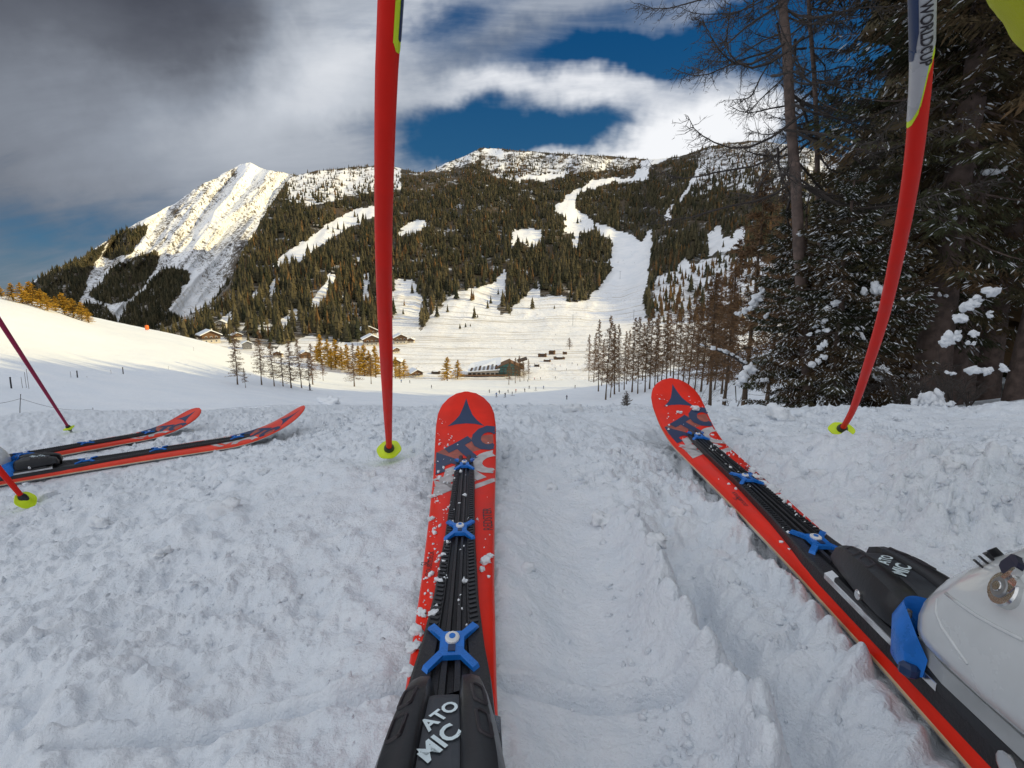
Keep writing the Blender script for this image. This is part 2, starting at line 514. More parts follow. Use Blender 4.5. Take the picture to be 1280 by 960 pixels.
FAR_T = {   # azimuths outside the picture, heights at ROW_R
    -180: [.5, 1.5, 4, 8, 15, 20, 25, 32, 40, 50],
    -120: [-.8, -1, 0, 2, 5, 8, 10, 14, 20, 26],
    -90: [-1.1, -2.2, -4, -5, -2, 2, 6, 9, 12, 15],
    -60: [-1.0, -2.3, -5, -6.5, -4, 1, 3, 3, 1, -10],
    58: [-.1, .5, 2.5, 8, 20, 36, 47, 57, 66, 74],
    75: [.3, 2.0, 7, 16, 30, 42, 50, 58, 66, 76],
    100: [.8, 3.0, 9, 19, 30, 40, 48, 56, 66, 76],
    135: [.8, 2.5, 7, 14, 24, 32, 38, 46, 56, 66],
    180: [.5, 1.5, 4, 8, 15, 20, 25, 32, 40, 50],
}
LR = np.linspace(math.log(.1), math.log(420), 240)
AZ = np.linspace(-180, 180, 721)
def _build_table():
    near_az = sorted(NEAR_T); far = {}
    for X, rows in ROW_T.items():
        a = math.degrees(math.atan((X-640)/640/.985))
        far[a] = [CZ + float(slope(X, rw))*r_ for r_, rw in zip(ROW_R, rows)]
    far.update(FAR_T)
    far_az = sorted(far)
    def smooth_interp(xq, xp, fp):
        # monotone-ish cubic through the control points
        xp = np.array(xp, float); fp = np.array(fp, float)
        d = np.diff(fp)/np.diff(xp)
        m = np.zeros_like(fp); m[0] = d[0]; m[-1] = d[-1]
        for i in range(1, len(fp)-1):
            m[i] = 0 if d[i-1]*d[i] <= 0 else 2*d[i-1]*d[i]/(d[i-1]+d[i])
        i = np.clip(np.searchsorted(xp, xq) - 1, 0, len(xp)-2)
        h = xp[i+1]-xp[i]; t = (xq-xp[i])/h
        return ((2*t**3-3*t**2+1)*fp[i] + (t**3-2*t**2+t)*h*m[i] + (-2*t**3+3*t**2)*fp[i+1] + (t**3-t**2)*h*m[i+1])
    near = np.array([smooth_interp(AZ, near_az, [NEAR_T[a][k] for a in near_az]) for k in range(len(NEAR_R))])
    farz = np.array([smooth_interp(AZ, far_az, [far[a][k] for a in far_az]) for k in range(len(ROW_R))])
    rr = np.log(np.array(NEAR_R + ROW_R))
    allz = np.vstack([near, farz])
    tab = np.array([smooth_interp(LR, rr, allz[:, j]) for j in range(len(AZ))])    # az, r
    k = np.exp(-np.linspace(-2, 2, 13)**2); k /= k.sum()
    ext = np.vstack([tab[-13:-1], tab, tab[1:13]])
    tab = np.array([np.convolve(ext[:, j], k, 'same') for j in range(ext.shape[1])]).T[12:-12]
    return tab
TAB = _build_table()
def zbase(x, y):
    x = np.asarray(x, float); y = np.asarray(y, float)
    r_ = np.clip(np.hypot(x, y), .1001, 419.9); a = np.degrees(np.arctan2(x, y))
    fa = np.clip((a+180)*2, 0, 719.999); fr = (np.log(r_) - LR[0])/(LR[1]-LR[0])
    ia = fa.astype(int); ir = np.clip(fr.astype(int), 0, len(LR)-2); ta = fa-ia; tr = fr-ir
    return (TAB[ia, ir]*(1-ta)*(1-tr) + TAB[ia+1, ir]*ta*(1-tr) + TAB[ia, ir+1]*(1-ta)*tr + TAB[ia+1, ir+1]*ta*tr)

def hit(px, py, dz=0.0, rmin=.25, rmax=400):
    """where the line of sight through one picture point meets the snow (raised by dz)"""
    dx, dy, dzz = [float(v) for v in rays(px, py)]
    h_ = math.hypot(dx, dy)
    rr = np.exp(np.linspace(math.log(rmin), math.log(rmax), 6000))
    x, y, z = dx/h_*rr, dy/h_*rr, CZ + dzz/h_*rr
    below = z < zbase(x, y) + dz
    i = int(np.argmax(below))
    return Vector((x[i], y[i], z[i]))

def ground(x, y):
    return float(zbase(np.array([x]), np.array([y]))[0])

# ------------------------------------------------------------------ where the skis lie (world frames)
SKI_TOP = .016
def frame(toe, fwd, pitch=0.0, roll=0.0):
    f = Vector((fwd[0], fwd[1], 0)).normalized()
    f = (f*math.cos(pitch) + Vector((0, 0, math.sin(pitch)))).normalized()
    r_ = f.cross(Vector((0, 0, 1))).normalized(); u = r_.cross(f)
    if roll: 
        q = Matrix.Rotation(roll, 3, f); r_ = q @ r_; u = q @ u
    m = Matrix((r_, f, u)).transposed().to_4x4(); m.translation = toe
    return m
SKI_A = frame(Vector((-.0465, .345, .013)), (-.070, 1.0))           # ski straight ahead
SKI_B = frame(Vector((.3475, .520, .013)), (.062, 1.0))              # ski on the right
def lay_ski(px, py, tipx, tipy):
    """toe piece on the snow at one seen point, turned and pitched so that the tip shows at the other"""
    toe = hit(px, py, .02); best = None
    for a_ in np.linspace(R(5), R(80), 300):
        for pt in (-.10, -.07, -.04, -.02, 0, .02, .04, .06, .08, .10, .12):
            f_ = Vector((math.sin(a_), math.cos(a_), 0))
            tip = toe + f_*.73*math.cos(pt) + Vector((0, 0, .73*math.sin(pt) + .105))
            q = project(tip); er = (q[0]-tipx)**2 + (q[1]-tipy)**2
            if best is None or er < best[0]: best = (er, a_, pt)
    print('ski fit err px', best[0]**.5, math.degrees(best[1]), best[2])
    return frame(toe, (math.sin(best[1]), math.cos(best[1])), best[2], R(7))
SKI_C = lay_ski(100, 586, 401, 503); _t = SKI_C.translation; _scale = 0

SKI_D = lay_ski(20, 577, 246, 509); _n2 = SKI_D.translation
print('skiC toe', _t, 'len to shovel', _scale, 'skiD', _n2)

def ski_half(s):
    """half width of a slalom ski, s metres ahead of the toe piece"""
    S = [-.95, -.85, -.5, -.15, 0, .15, .28, .45, .58, .645, .68, .70, .715, .726, .732]
    W = [.040, .049, .040, .034, .035, .0385, .0435, .051, .0575, .0595, .0575, .050, .039, .024, .0]
    return np.interp(s, S, W)
def ski_rise(s):
    s = np.asarray(s, float)
    t = np.clip((s-.44)/.29, 0, None)
    return .095*t**2.1

def to_local(Mx, x, y):
    inv = Mx.inverted()
    return inv[0][0]*x + inv[0][1]*y + inv[0][3], inv[1][0]*x + inv[1][1]*y + inv[1][3]

POLE_PTS = [hit(487, 575), hit(1050, 552), hit(87, 540), hit(33, 634)]
# ------------------------------------------------------------------ near snow with its lumps, tracks and grooves
def near_height(x, y):
    z = zbase(x, y)
    r_ = np.hypot(x, y)
    # the neighbour's skis lie on a trampled shelf
    wsum = 0; zsum = 0
    for Mx in (SKI_C, SKI_D):
        u, s = to_local(Mx, x, y)
        w_ = np.exp(-(u/.20)**2)*np.clip((s+1.0)/.3, 0, 1)*np.clip((1.0-s)/.3, 0, 1) + 1e-9
        wsum = wsum + w_; zsum = zsum + w_*(Mx[2][3] + Mx[2][1]*np.clip(s, -1, .8) - .006)
    f_ = np.clip(wsum*1.3, 0, 1)
    z = z*(1-f_) + f_*zsum/wsum
    # how churned up the snow is
    left = np.clip((-x - .05)/.5, 0, 1)
    churn = .50 + .75*fbm(x*2.4, y*2.4, 3, 5)
    groove = np.exp(-((x - .055 - .02*np.sin(y*3))/.065)**2)*np.clip((1.15-y)/.3, 0, 1)      # pressed groove beside the ski
    track = np.clip((x-.205)/.03, 0, 1)*np.clip((.36-x)/.05, 0, 1)*np.clip((.52-y)/.08, 0, 1)   # scraped track ahead of the boot
    wall = np.exp(-((x-.70-.06*np.sin(y*5))/.13)**2)*np.exp(-((y-.70)/.32)**2)
    slip = np.exp(-((x-.47)/.06)**2)*np.clip((y-.15)/.2, 0, 1)*np.clip((.85-y)/.15, 0, 1)
    smooth = np.clip(groove*1.0 + track*.9 + slip*.9, 0, 1)
    rough = np.clip(churn + .25, .15, 1.15)*(1-.85*smooth)
    rough = rough*(1 - .35*left*np.clip((1.2-r_), 0, 1))
    d = .016*fbm(x*5, y*5, 4, 11)*(1-.4*smooth) + .012*fbm(x*15, y*15, 4, 21)*(1-.82*smooth)*(.5+.5*np.clip(rough, 0, 1))
    d += .0135*fbm(x*42, y*42, 3, 31)*rough
    # wind-and-ski streaks
    d += .0075*fbm((x*.8+y*.6)*24, (y*.8-x*.6)*7, 3, 41)*(.4+.6*left)
    l1 = blobs(x + .004*vnoise(x*60, y*60, 3), y + .004*vnoise(x*60, y*60, 4), .075, 51, .42, .12, .40)
    l2 = blobs(x + .002*vnoise(x*120, y*120, 5), y, .032, 61, .6, .14, .48)
    l3 = blobs(x, y, .0145, 71, .62, .16, .5)
    patch = np.clip(.5 + 1.6*fbm(x*3.1 + 4, y*3.1, 3, 81), 0, 1)
    d += rough*(.75*l1*patch*(1-.55*left) + 1.35*l2*patch + 1.5*l3*(.35+.65*patch))
    # ridge of pushed-up snow between the skis
    xr = .162 + .008*np.sin(y*24) + .006*fbm(y*30, y*0, 2, 90)
    rid = np.exp(-((x-xr)/.020)**2)*np.clip((.74-y)/.12, 0, 1)
    ditch = np.exp(-((x-xr-.042)/.022)**2)*np.clip((.66-y)/.12, 0, 1)
    rn = .5 + .8*np.abs(fbm(x*26, y*26, 3, 91))
    d += .030*rid*(.6+.4*rn) - .034*ditch
    l4 = blobs(x, y, .030, 95, .8, .25, .55)
    d += (1.2*l4 + .9*l2)*np.exp(-((x-xr-.005)/.030)**2)*np.clip((.8-y)/.15, 0, 1)
    # bank thrown up on the right, lumpy on top
    d += .060*wall + wall*(1.2*l1 + 1.1*l2)
    # windrow of lumps against the inner edge of the right ski
    sb_u, sb_s = to_local(SKI_B, x, y)
    win = np.exp(-((sb_u+ski_half(np.clip(sb_s, -.9, .6))+.016)/.018)**2)*np.clip((.42-sb_s)/.15, 0, 1)
    d += win*(.010 + .65*l4 + .7*l2 + .6*l3)
    d -= groove*.016
    # fine drag lines in the scraped track
    q = (y*1.0 - x*.62)
    d += track*.0050*np.sin(q*190 + 2*fbm(x*9, y*9, 2, 97)) * np.clip(.5+1.2*fbm(q*30, x*4, 2, 98), 0, 1)
    # cross track in front of the left boot
    q2 = y - .372 + .05*x*np.sin(x*4) + .004*fbm(x*12, y*2, 2, 99)
    d += (.007*np.exp(-((q2-.010)/.006)**2) - .010*np.exp(-(q2/.006)**2))*np.clip((x+.45)/.1, 0, 1)*np.clip((.2-x)/.05, 0, 1)
    # old narrow tracks on the left
    for (ax, ay, bx, by, w) in ((-.62, .42, -.40, .95, .012), (-.42, .30, -.50, .75, .010), (-.85, .60, -.45, 1.05, .014)):
        dx, dy = bx-ax, by-ay; L = math.hypot(dx, dy)
        t = ((x-ax)*dx + (y-ay)*dy)/L; n_ = ((x-ax)*dy - (y-ay)*dx)/L + .01*fbm(t*8, t*0+ax, 2, 77)
        f = np.clip(t/.1, 0, 1)*np.clip((L-t)/.1, 0, 1)
        d += f*(.006*np.exp(-((n_-w*1.5)/w)**2)*rn - .007*np.exp(-(n_/w)**2))
    for q_ in POLE_PTS:
        e_ = np.exp(-(((x-q_.x)**2 + (y-q_.y)**2)/.075**2)); d = d*(1-e_) - .004*e_
    z = z + d*np.clip(r_/.25, .3, 1)*np.clip(1.25-r_*.06, .8, 1.2)
    # the skis press the snow flat under them
    for Mx, sk in ((SKI_A, 0), (SKI_B, 0), (SKI_C, 1), (SKI_D, 1)):
        u, s = to_local(Mx, x, y)
        hw = ski_half(np.clip(s, -.9, .66))
        inside = np.clip((hw + (.03 if sk else .004) - np.abs(u))/.005, 0, 1)*np.clip((s+.97)/.02, 0, 1)*np.clip((.62-s)/.03, 0, 1)
        base = Mx[2][3] + Mx[2][1]*s - (.012 if sk else .004)
        z = np.where(inside > 0, np.minimum(z, base)*inside + z*(1-inside), z)
        # under the raised tip
        tip = np.clip((hw + (.06 if sk else .02) - np.abs(u))/.02, 0, 1)*np.clip((s-.60)/.02, 0, 1)*np.clip((.76-s)/.02, 0, 1)
        z = np.where(tip > 0, np.minimum(z, Mx[2][3] + Mx[2][1]*s + ski_rise(s)*.5 - .008)*tip + z*(1-tip), z)
    return z

def polar_sheet(name, az_deg, rad, hfun, m, skirt=0.0):
    A = np.radians(az_deg)[:, None]; RR = np.asarray(rad)[None, :]
    x = np.sin(A)*RR; y = np.cos(A)*RR
    z = hfun(x, y)
    if skirt: z[:, -1] -= skirt
    na, nr = x.shape
    V = np.stack([x, y, z], -1).reshape(-1, 3)
    i = np.arange(na-1)[:, None]*nr + np.arange(nr-1)[None, :]
    F = np.stack([i, i+1, i+nr+1, i+nr], -1).reshape(-1, 4)
    me = np_mesh(name, V, F)
    return me
az_in = np.linspace(-54, 54, 1150); az_out1 = np.linspace(-180, -54.6, 90); az_out2 = np.linspace(54.6, 180, 90)
az_all = np.concatenate([az_out1, az_in, az_out2])
r_near = np.exp(np.linspace(math.log(.16), math.log(3.1), 420))
r_near2 = np.exp(np.linspace(math.log(3.13), math.log(7.2), 60))
o = link('snow_ground', polar_sheet('snow_ground', az_all, np.concatenate([[.02], r_near, r_near2]), near_height, M['snow_near'], .25), None, M['snow_near'])
tag(o, kind='structure')

def mid_height(x, y):
    z = zbase(x, y); r_ = np.hypot(x, y)
    far = np.clip((r_-400)/30, 0, 1)
    z = z + .10*fbm(x/3.5, y/3.5, 3, 211)*np.clip(r_/20, 0, 1) + .5*fbm(x/24, y/24, 3, 221)*np.clip((r_-20)/60, 0, 1)*np.clip((340-r_)/100, 0, 1)
    az_ = np.degrees(np.arctan2(x, y))
    drop = np.clip((r_-385)/120, 0, 1.5)
    front = np.clip((55-np.abs(az_))/12, 0, 1)
    return np.where(r_ > 385, z - 60*drop*front, z)
r_mid = np.exp(np.linspace(math.log(7.0), math.log(900), 190))
az_mid = np.concatenate([np.linspace(-180, -54.6, 60), np.linspace(-54, 54, 330), np.linspace(54.6, 180, 60)])
o = link('snow_slope', polar_sheet('snow_slope', az_mid, r_mid, mid_height, M['snow_far']), None, M['snow_far'])
tag(o, kind='structure')

# ------------------------------------------------------------------ mountains
RIDGE = [(-500, 330), (0, 400), (180, 426), (210, 418), (235, 402), (262, 386), (285, 362), (296, 338), (305, 312), (318, 292), (328, 272), (345, 246), (362, 222), (385, 216), (400, 213), (450, 208), (480, 206),
         (500, 210), (520, 215), (533, 214), (545, 210), (560, 203), (580, 196), (600, 185), (615, 185), (650, 188), (690, 191),
         (720, 193), (760, 195), (800, 198), (820, 199), (850, 195), (880, 185), (910, 178), (950, 176), (1000, 183), (1060, 200), (1280, 235), (1800, 260)]
PEAK = [(-500, 390), (-100, 385), (20, 372), (35, 356), (60, 340), (85, 329), (110, 319), (118, 311), (150, 291), (165, 282), (200, 264), (215, 256), (240, 239), (255, 229), (270, 222), (290, 211), (300, 205), (313, 203), (325, 210),
        (345, 214), (365, 218), (390, 230), (430, 260), (500, 320), (800, 400)]
def ridge_row(X, prof):
    p = np.array(prof, float)
    return np.interp(X, p[:, 0], p[:, 1])
MR = np.array([[520, 250], [490, 330], [476, 385], [455, 450], [430, 600], [400, 800], [350, 1000], [300, 1250], [250, 1600], [190, 2100], [150, 2600]], float)[::-1]
PR = np.array([[460, 1500], [400, 2000], [350, 2300], [300, 2600], [250, 2900], [200, 3200], [150, 3500]], float)[::-1]
def mtn_r(X, row):
    X = np.asarray(X, float); row = np.asarray(row, float)
    r_ = np.interp(row, MR[:, 0], MR[:, 1])
    up = np.clip((440-row)/90, 0, 1)
    g_ = 1 + up*(.060*fbm(X/120, row/150, 3, 301) + .030*fbm(X/34 + row/60, row/46, 3, 311))
    g_ = g_*(1 + .010*(1-up)*fbm(X/50, row/18, 3, 321))
    # the right-hand spur stands nearer than the piste hollow
    spur = np.clip((X-800)/160, 0, 1)*np.clip((430-row)/120, 0, 1)
    g_ = g_*(1 - .16*spur)
    hol = np.exp(-((X-775)/60)**2)*np.clip((420-row)/60, 0, 1)
    return r_*g_*(1+.035*hol)
def peak_r(X, row):
    X = np.asarray(X, float); row = np.asarray(row, float)
    r_ = np.interp(row, PR[:, 0], PR[:, 1])
    q = X + .75*(row-200)             # gullies run down to the left
    rg = 1-np.abs(fbm(q/48, row/120, 5, 401))*2
    g_ = 1 + .045*fbm(X/150, row/120, 3, 411) - .040*rg + .012*fbm(q/14, row/40, 3, 421)
    # the shaded hollow under the summit and the rib beside it
    g_ = g_ + .040*np.exp(-((X-268)/20)**2 - ((row-330)/30)**2) - .030*np.exp(-((X-294+.3*(row-330))/11)**2 - ((row-325)/38)**2)
    return r_*g_
def mtn_point(X, row, rf):
    x, y, z = rays(X, row); h_ = np.hypot(x, y); r_ = rf(X, row)
    return np.stack([x/h_*r_, y/h_*r_, CZ + z/h_*r_], -1)

SNOW_POLYS = [
 [(800.6,201),(810,199),(840,195),(844,195),(825,203),(813,206.5),(810,226),(800,226),(792,224),(787.5,222),(795,213),(801.5,208.4)],
 [(792,219.7),(774,223),(759,224),(738,223.4),(737,230),(724,234),(708,245),(694,257),(693,264),(701,266),(711,275),(712.5,281),(719,281),(720,271),(721,265),(720,251),(725,240),(739,235),(752,230),(765,228),(790,226)],
 [(721,265),(731,271),(744,279),(765,284),(784,292),(801,301),(812,290),(817.5,286),(815,301),(814,316),(812,329),(810,350),(806,358),(805,386),(804,402),(729,382),(746,362),(763,341),(757,349),(765,335),(761,325.6),(765,312),(764,299),(755.6,295.6),(747,290),(746,280.6),(731,273)],
 [(711.5,280.6),(723,282.5),(722,309),(716,309),(716,290),(703,290)],
 [(640,286),(660,288),(678,288),(675,300),(668,312),(660,308),(652,300),(645,303),(641,313)],
 [(625,222),(640,223),(690,218),(711,215.5),(710,219),(690,226),(660,226.5),(645,226)],
 [(496,293),(510,280),(520,277),(532,275),(531,285),(515,292),(505,290),(497,295)],
 [(342.5,332.5),(350,322.5),(377.5,302.5),(407.5,282.5),(437.5,265),(465,258),(492,252),(492,262),(467.5,269.5),(440,282.5),(412.5,298),(387.5,316),(372.5,328)],
 [(410,342.5),(420,345),(412.5,360),(402.5,380),(390,388),(390,372.5),(402.5,357.5)],
 [(350,400),(365,387),(377,387),(375,400),(362,402),(357,420)],
 [(272,402),(292,385),(300,377),(294,397),(280,410)],
 [(315,365),(326,362),(322,371),(315,374)], [(337,360),(342,350),(360,347),(345,355),(342,370)],
 [(490,368),(510,352),(520,355),(528,385),(522,412),(490,412)],
 [(537,395),(570,365),(595,361),(610,357),(625,344),(632,337),(631.5,369),(621,382),(623,395),(612,399),(580,412),(550,416),(527,414)],
 [(460,424),(480,412),(505,406),(522,412),(530,414),(550,414),(580,411),(612,398),(623,395),(640,394),(646,378),(659,367),(677,357),(676,371),(689,372),(704,369),(711,378),(730,376),(746,362),(765,345),(800,380),(804,400),(900,412),(1400,430),(1400,540),(240,540),(250,420),(275,424),(300,432),(345,436),(385,420),(400,424),(420,430)],
 [(884,295),(895,282),(900,282),(905,297),(930,281),(930,310),(885,318)],
 [(885,202),(877.5,213),(875.6,224),(864,234),(855,249),(846,258),(838,264),(834,277),(831.5,271),(835,262),(848,254),(850,247),(858,236),(865,224),(873,213)],
 [(698,262),(723,262),(736,274),(746,283),(730,292),(711,284)], [(845,330),(858,322),(862,336),(850,344)], [(500,285),(505,282),(505,290)], [(498,210),(490,205),(520,213)],
 [(436,330),(450,322),(452,326),(440,333)], [(455,345),(462,340),(460,372),(454,378)], [(373,312),(392,314),(390,317),(374,315)], [(600,186),(618,186),(640,192),(620,196),(612,194)],
]
SPARSE = [   # (polygon, tree density)
 ([(862,250),(875,190),(930,178),(1000,176),(1130,190),(1130,260),(1000,250),(930,240),(900,232)], .55),
 ([(815,388),(815,352),(830,342),(850,338),(880,322),(1100,322),(1100,425),(815,405)], .40),
 ([(360,222),(385,217),(450,210),(500,210),(500,238),(440,244),(400,256),(360,250)], .42),
 ([(600,186),(680,191),(800,199),(795,208),(705,216),(625,224),(600,205)], .62),
 ([(520,216),(600,186),(598,200),(560,212)], .5),
 ([(490,350),(520,350),(528,380),(500,405)], .35),
 ([(300,436),(345,436),(350,405),(300,405)], .8),
]
PEAK_FOREST = [
 [(127.5,302.5),(137.5,294),(155,287),(185,280),(186,285),(175,305),(165,317.5),(152.5,320),(137.5,324),(129,320),(137.5,302.5)],
 [(-200,392),(20,374),(60,340),(85,328),(105,322),(115,312),(128,305),(135,302),(128,318),(120,330),(112,345),(105,365),(98,378),(90,395),(20,420),(-200,440)],
 [(112,365),(132,350),(137,335),(167,322),(180,317),(200,312),(201,322),(195,340),(182,355),(160,377),(140,380),(120,375)],
 [(150,402),(160,382),(180,362),(210,332),(227,337),(237,340),(232,355),(225,367),(212,387),(227,397),(245,390),(262,380),(320,300),(420,300),(420,460),(150,460)],
 [(60,370),(95,385),(110,378),(130,380),(150,400),(155,460),(60,460)],
]
def warp(X, row, amp, sc):
    return X + amp*fbm(X/sc, row/sc, 3, 501), row + amp*.8*fbm(X/sc + 40, row/sc, 3, 511)

def main_forest(X, row, w=True):
    if w: X, row = warp(X, row, 4.6, 8)
    f = np.ones(np.shape(X))
    for p, dn in SPARSE: f = np.where(in_poly(X, row, p), dn, f)
    for i, p in enumerate(SNOW_POLYS): f = np.where(in_poly(X, row, p), 0 if (i < 4 or i in (15, 17)) else .05*(row < 400), f)
    return f
def peak_forest(X, row, w=True):
    if w: X, row = warp(X, row, 4.5, 10)
    f = np.zeros(np.shape(X))
    for p in PEAK_FOREST: f = np.where(in_poly(X, row, p), 1.0, f)
    return f

def mountain_material(name, rock_amt):
    m = bpy.data.materials.new(name); m.use_nodes = True
    nt = m.node_tree; T = NT(nt); p = nt.nodes['Principled BSDF']
    tc = T.n('ShaderNodeTexCoord'); v = tc.outputs['Object']
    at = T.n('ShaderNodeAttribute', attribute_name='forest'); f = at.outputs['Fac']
    ar = T.n('ShaderNodeAttribute', attribute_name='rock'); rk = ar.outputs['Fac']
    n_ = T.noise(v, .035, 6, .68)
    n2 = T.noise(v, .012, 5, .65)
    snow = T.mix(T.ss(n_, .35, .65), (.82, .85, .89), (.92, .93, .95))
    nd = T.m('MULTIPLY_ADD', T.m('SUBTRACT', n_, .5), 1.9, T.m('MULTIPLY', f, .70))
    brush = T.mix(T.ss(n2, .35, .65), (.045, .042, .030), (.085, .062, .038))  # undergrowth colour, deepened so gaps between the trees read as shade
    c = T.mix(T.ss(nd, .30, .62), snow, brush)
    rock = T.mix(T.ss(n2, .3, .7), (.07, .06, .05), (.15, .125, .095))
    rn = T.m('MULTIPLY_ADD', T.m('SUBTRACT', T.noise(v, .085, 8, .80), .5), 1.9, rk)
    c = T.mix(T.ss(rn, .44, .60), c, rock)
    am = T.n('ShaderNodeAttribute', attribute_name='meadow'); mw = am.outputs['Fac']
    mpv = T.n('ShaderNodeMapping'); T.l(v, mpv.inputs[0]); mpv.inputs['Rotation'].default_value = (0, 0, R(35)); mpv.inputs['Scale'].default_value = (.006, .11, .02)
    tr = T.noise(mpv.outputs[0], 1.0, 4, .6, .8)
    mpw = T.n('ShaderNodeMapping'); T.l(v, mpw.inputs[0]); mpw.inputs['Rotation'].default_value = (0, 0, R(-40)); mpw.inputs['Scale'].default_value = (.005, .12, .02)
    tr2 = T.noise(mpw.outputs[0], 1.0, 4, .6, .8)
    tuft = T.noise(v, .28, 4, .7)
    tf = T.m('MULTIPLY', T.m('MAXIMUM', T.m('MAXIMUM', T.ss(tr, .55, .63), T.ss(tr2, .57, .65)), T.ss(tuft, .56, .66)), T.m('MULTIPLY', mw, .85))
    c = T.mix(tf, c, (.55, .52, .47))
    T.l(c, p.inputs['Base Color'])
    bp = T.n('ShaderNodeBump'); bp.inputs['Strength'].default_value = .5; bp.inputs['Distance'].default_value = 6
    T.l(n_, bp.inputs['Height']); T.l(bp.outputs[0], p.inputs['Normal'])
    p.inputs['Roughness'].default_value = .7; p.inputs['Specular IOR Level'].default_value = .15
    return m

def mountain(name, prof, rf, row0, cols, nrow, forest_f, rock_f, m, back):
    X = np.asarray(cols)[:, None]; top = ridge_row(cols, prof)[:, None]
    top = top + 1.2*fbm(X/9, X*0, 3, 601)
    t = np.linspace(0, 1, nrow)[None, :]
    rb = np.maximum(row0, top + 25)
    rows = rb + (top - rb)*t; XX = X + 0*rows
    P = mtn_point(XX, rows, rf)
    # back of the ridge
    Pt = P[:, -1, :]; backs = []
    for k, (dr, dz) in enumerate(back):
        f = 1 + dr/np.hypot(Pt[:, 0], Pt[:, 1])
        q = Pt.copy(); q[:, 0] *= f; q[:, 1] *= f; q[:, 2] += dz
        backs.append(q[:, None, :])
    Pa = np.concatenate([P] + backs, 1)
    fo = forest_f(XX, rows); ro = rock_f(XX, rows)
    fo = np.concatenate([fo] + [fo[:, -1:]]*len(back), 1); ro = np.concatenate([ro] + [ro[:, -1:]]*len(back), 1)
    na, nr = Pa.shape[:2]
    i = np.arange(na-1)[:, None]*nr + np.arange(nr-1)[None, :]
    F = np.stack([i, i+nr, i+nr+1, i+1], -1).reshape(-1, 4)
    me = np_mesh(name, Pa.reshape(-1, 3), F)
    mwv = np.clip((np.concatenate([rows] + [rows[:, -1:]]*len(back), 1)-350)/20, 0, 1)
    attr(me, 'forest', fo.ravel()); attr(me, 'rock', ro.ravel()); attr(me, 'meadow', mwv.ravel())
    o_ = link(name, me, None, m); tag(o_, kind='structure')
    return o_
def rock_main(X, row):
    hi = np.clip((235-row)/40, 0, 1)*(.10 + .36*(np.asarray(X) > 860))
    return hi + .16*np.clip(fbm(X/8, row/5, 3, 701), 0, 1)*(row < 440)
def rock_peak(X, row):
    q = X + .75*(row-200)
    st = 1-np.abs(fbm(q/16, row/70, 4, 711))*2.2
    r_ = .37 + .14*np.clip(st, 0, 1)*np.clip((395-row)/60, 0, 1) + .10*fbm(X/6, row/5, 3, 721)
    r_ = r_ - .25*np.exp(-((X-315)/25)**2-((row-206)/14)**2) - .2*np.exp(-((X-225)/30)**2-((row-370)/25)**2)
    r_ = r_ + .20*np.exp(-((X-294+.3*(row-330))/9)**2 - ((row-330)/40)**2) + .25*np.exp(-((X-293)/4)**2-((row-216)/5)**2) + .2*np.exp(-((X-219)/6)**2-((row-265)/6)**2)
    return r_
cols_m = np.concatenate([np.arange(-500, 160, 20), np.arange(160, 1130, 2.0), np.arange(1130, 1800, 20)])
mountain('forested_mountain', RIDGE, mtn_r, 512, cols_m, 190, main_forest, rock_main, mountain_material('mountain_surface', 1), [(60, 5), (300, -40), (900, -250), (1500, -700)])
cols_p = np.concatenate([np.arange(-500, 10, 20), np.arange(10, 480, 1.5), np.arange(480, 820, 20)])
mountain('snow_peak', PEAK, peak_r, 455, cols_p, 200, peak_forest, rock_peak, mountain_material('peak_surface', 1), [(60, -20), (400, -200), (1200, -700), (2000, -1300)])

# ------------------------------------------------------------------ trees
class TB:
    """numpy triangle collector for foliage"""
    def __init__(s): s.V = []; s.F = []; s.mi = []; s.n = 0
    def add(s, V, F, mi=0):
        V = np.asarray(V, float); F = np.asarray(F, int)
        s.V.append(V); s.F.append(F + s.n); s.n += len(V); s.mi.append(np.full(len(F), mi) if np.isscalar(mi) else np.asarray(mi))
    def mesh(s, name, smooth=False):
        return np_mesh(name, np.concatenate(s.V), np.concatenate(s.F), smooth, np.concatenate(s.mi))

def tube_np(P, rad, sides=4):
    P = np.asarray(P, float); n = len(P); rad = np.asarray(rad, float)
    t = np.gradient(P, axis=0); t /= np.linalg.norm(t, axis=1, keepdims=True) + 1e-9
    up = np.where(np.abs(t[:, 2:3]) < .9, np.array([[0, 0, 1.]]), np.array([[1., 0, 0]]))
    a = np.cross(t, up); a /= np.linalg.norm(a, axis=1, keepdims=True); b = np.cross(a, t)
    ang = np.arange(sides)*2*PI/sides
    V = (P[:, None, :] + rad[:, None, None]*(np.cos(ang)[None, :, None]*a[:, None, :] + np.sin(ang)[None, :, None]*b[:, None, :])).reshape(-1, 3)
    F = []
    for i in range(n-1):
        for k in range(sides):
            k2 = (k+1) % sides
            q = (i*sides+k, i*sides+k2, (i+1)*sides+k2, (i+1)*sides+k)
            F += [(q[0], q[1], q[2]), (q[0], q[2], q[3])]
    return V, np.array(F)

def blades(base, tip, width, nrm):
    """thin lozenge faces (2 triangles each) from base to tip"""
    d = tip-base
    s = np.cross(d, nrm); s /= np.linalg.norm(s, axis=1, keepdims=True) + 1e-9
    mid = base + d*.45
    n = len(base)
    V = np.stack([base, mid + s*width[:, None], tip, mid - s*width[:, None]], 1).reshape(-1, 3)
    i = np.arange(n)[:, None]*4
    F = np.concatenate([i + np.array([[0, 1, 2]]), i + np.array([[0, 2, 3]])], 1).reshape(-1, 3)
    return V, F

def rotz(V, a):
    c, s = math.cos(a), math.sin(a)
    return np.stack([V[:, 0]*c - V[:, 1]*s, V[:, 0]*s + V[:, 1]*c, V[:, 2]], -1)

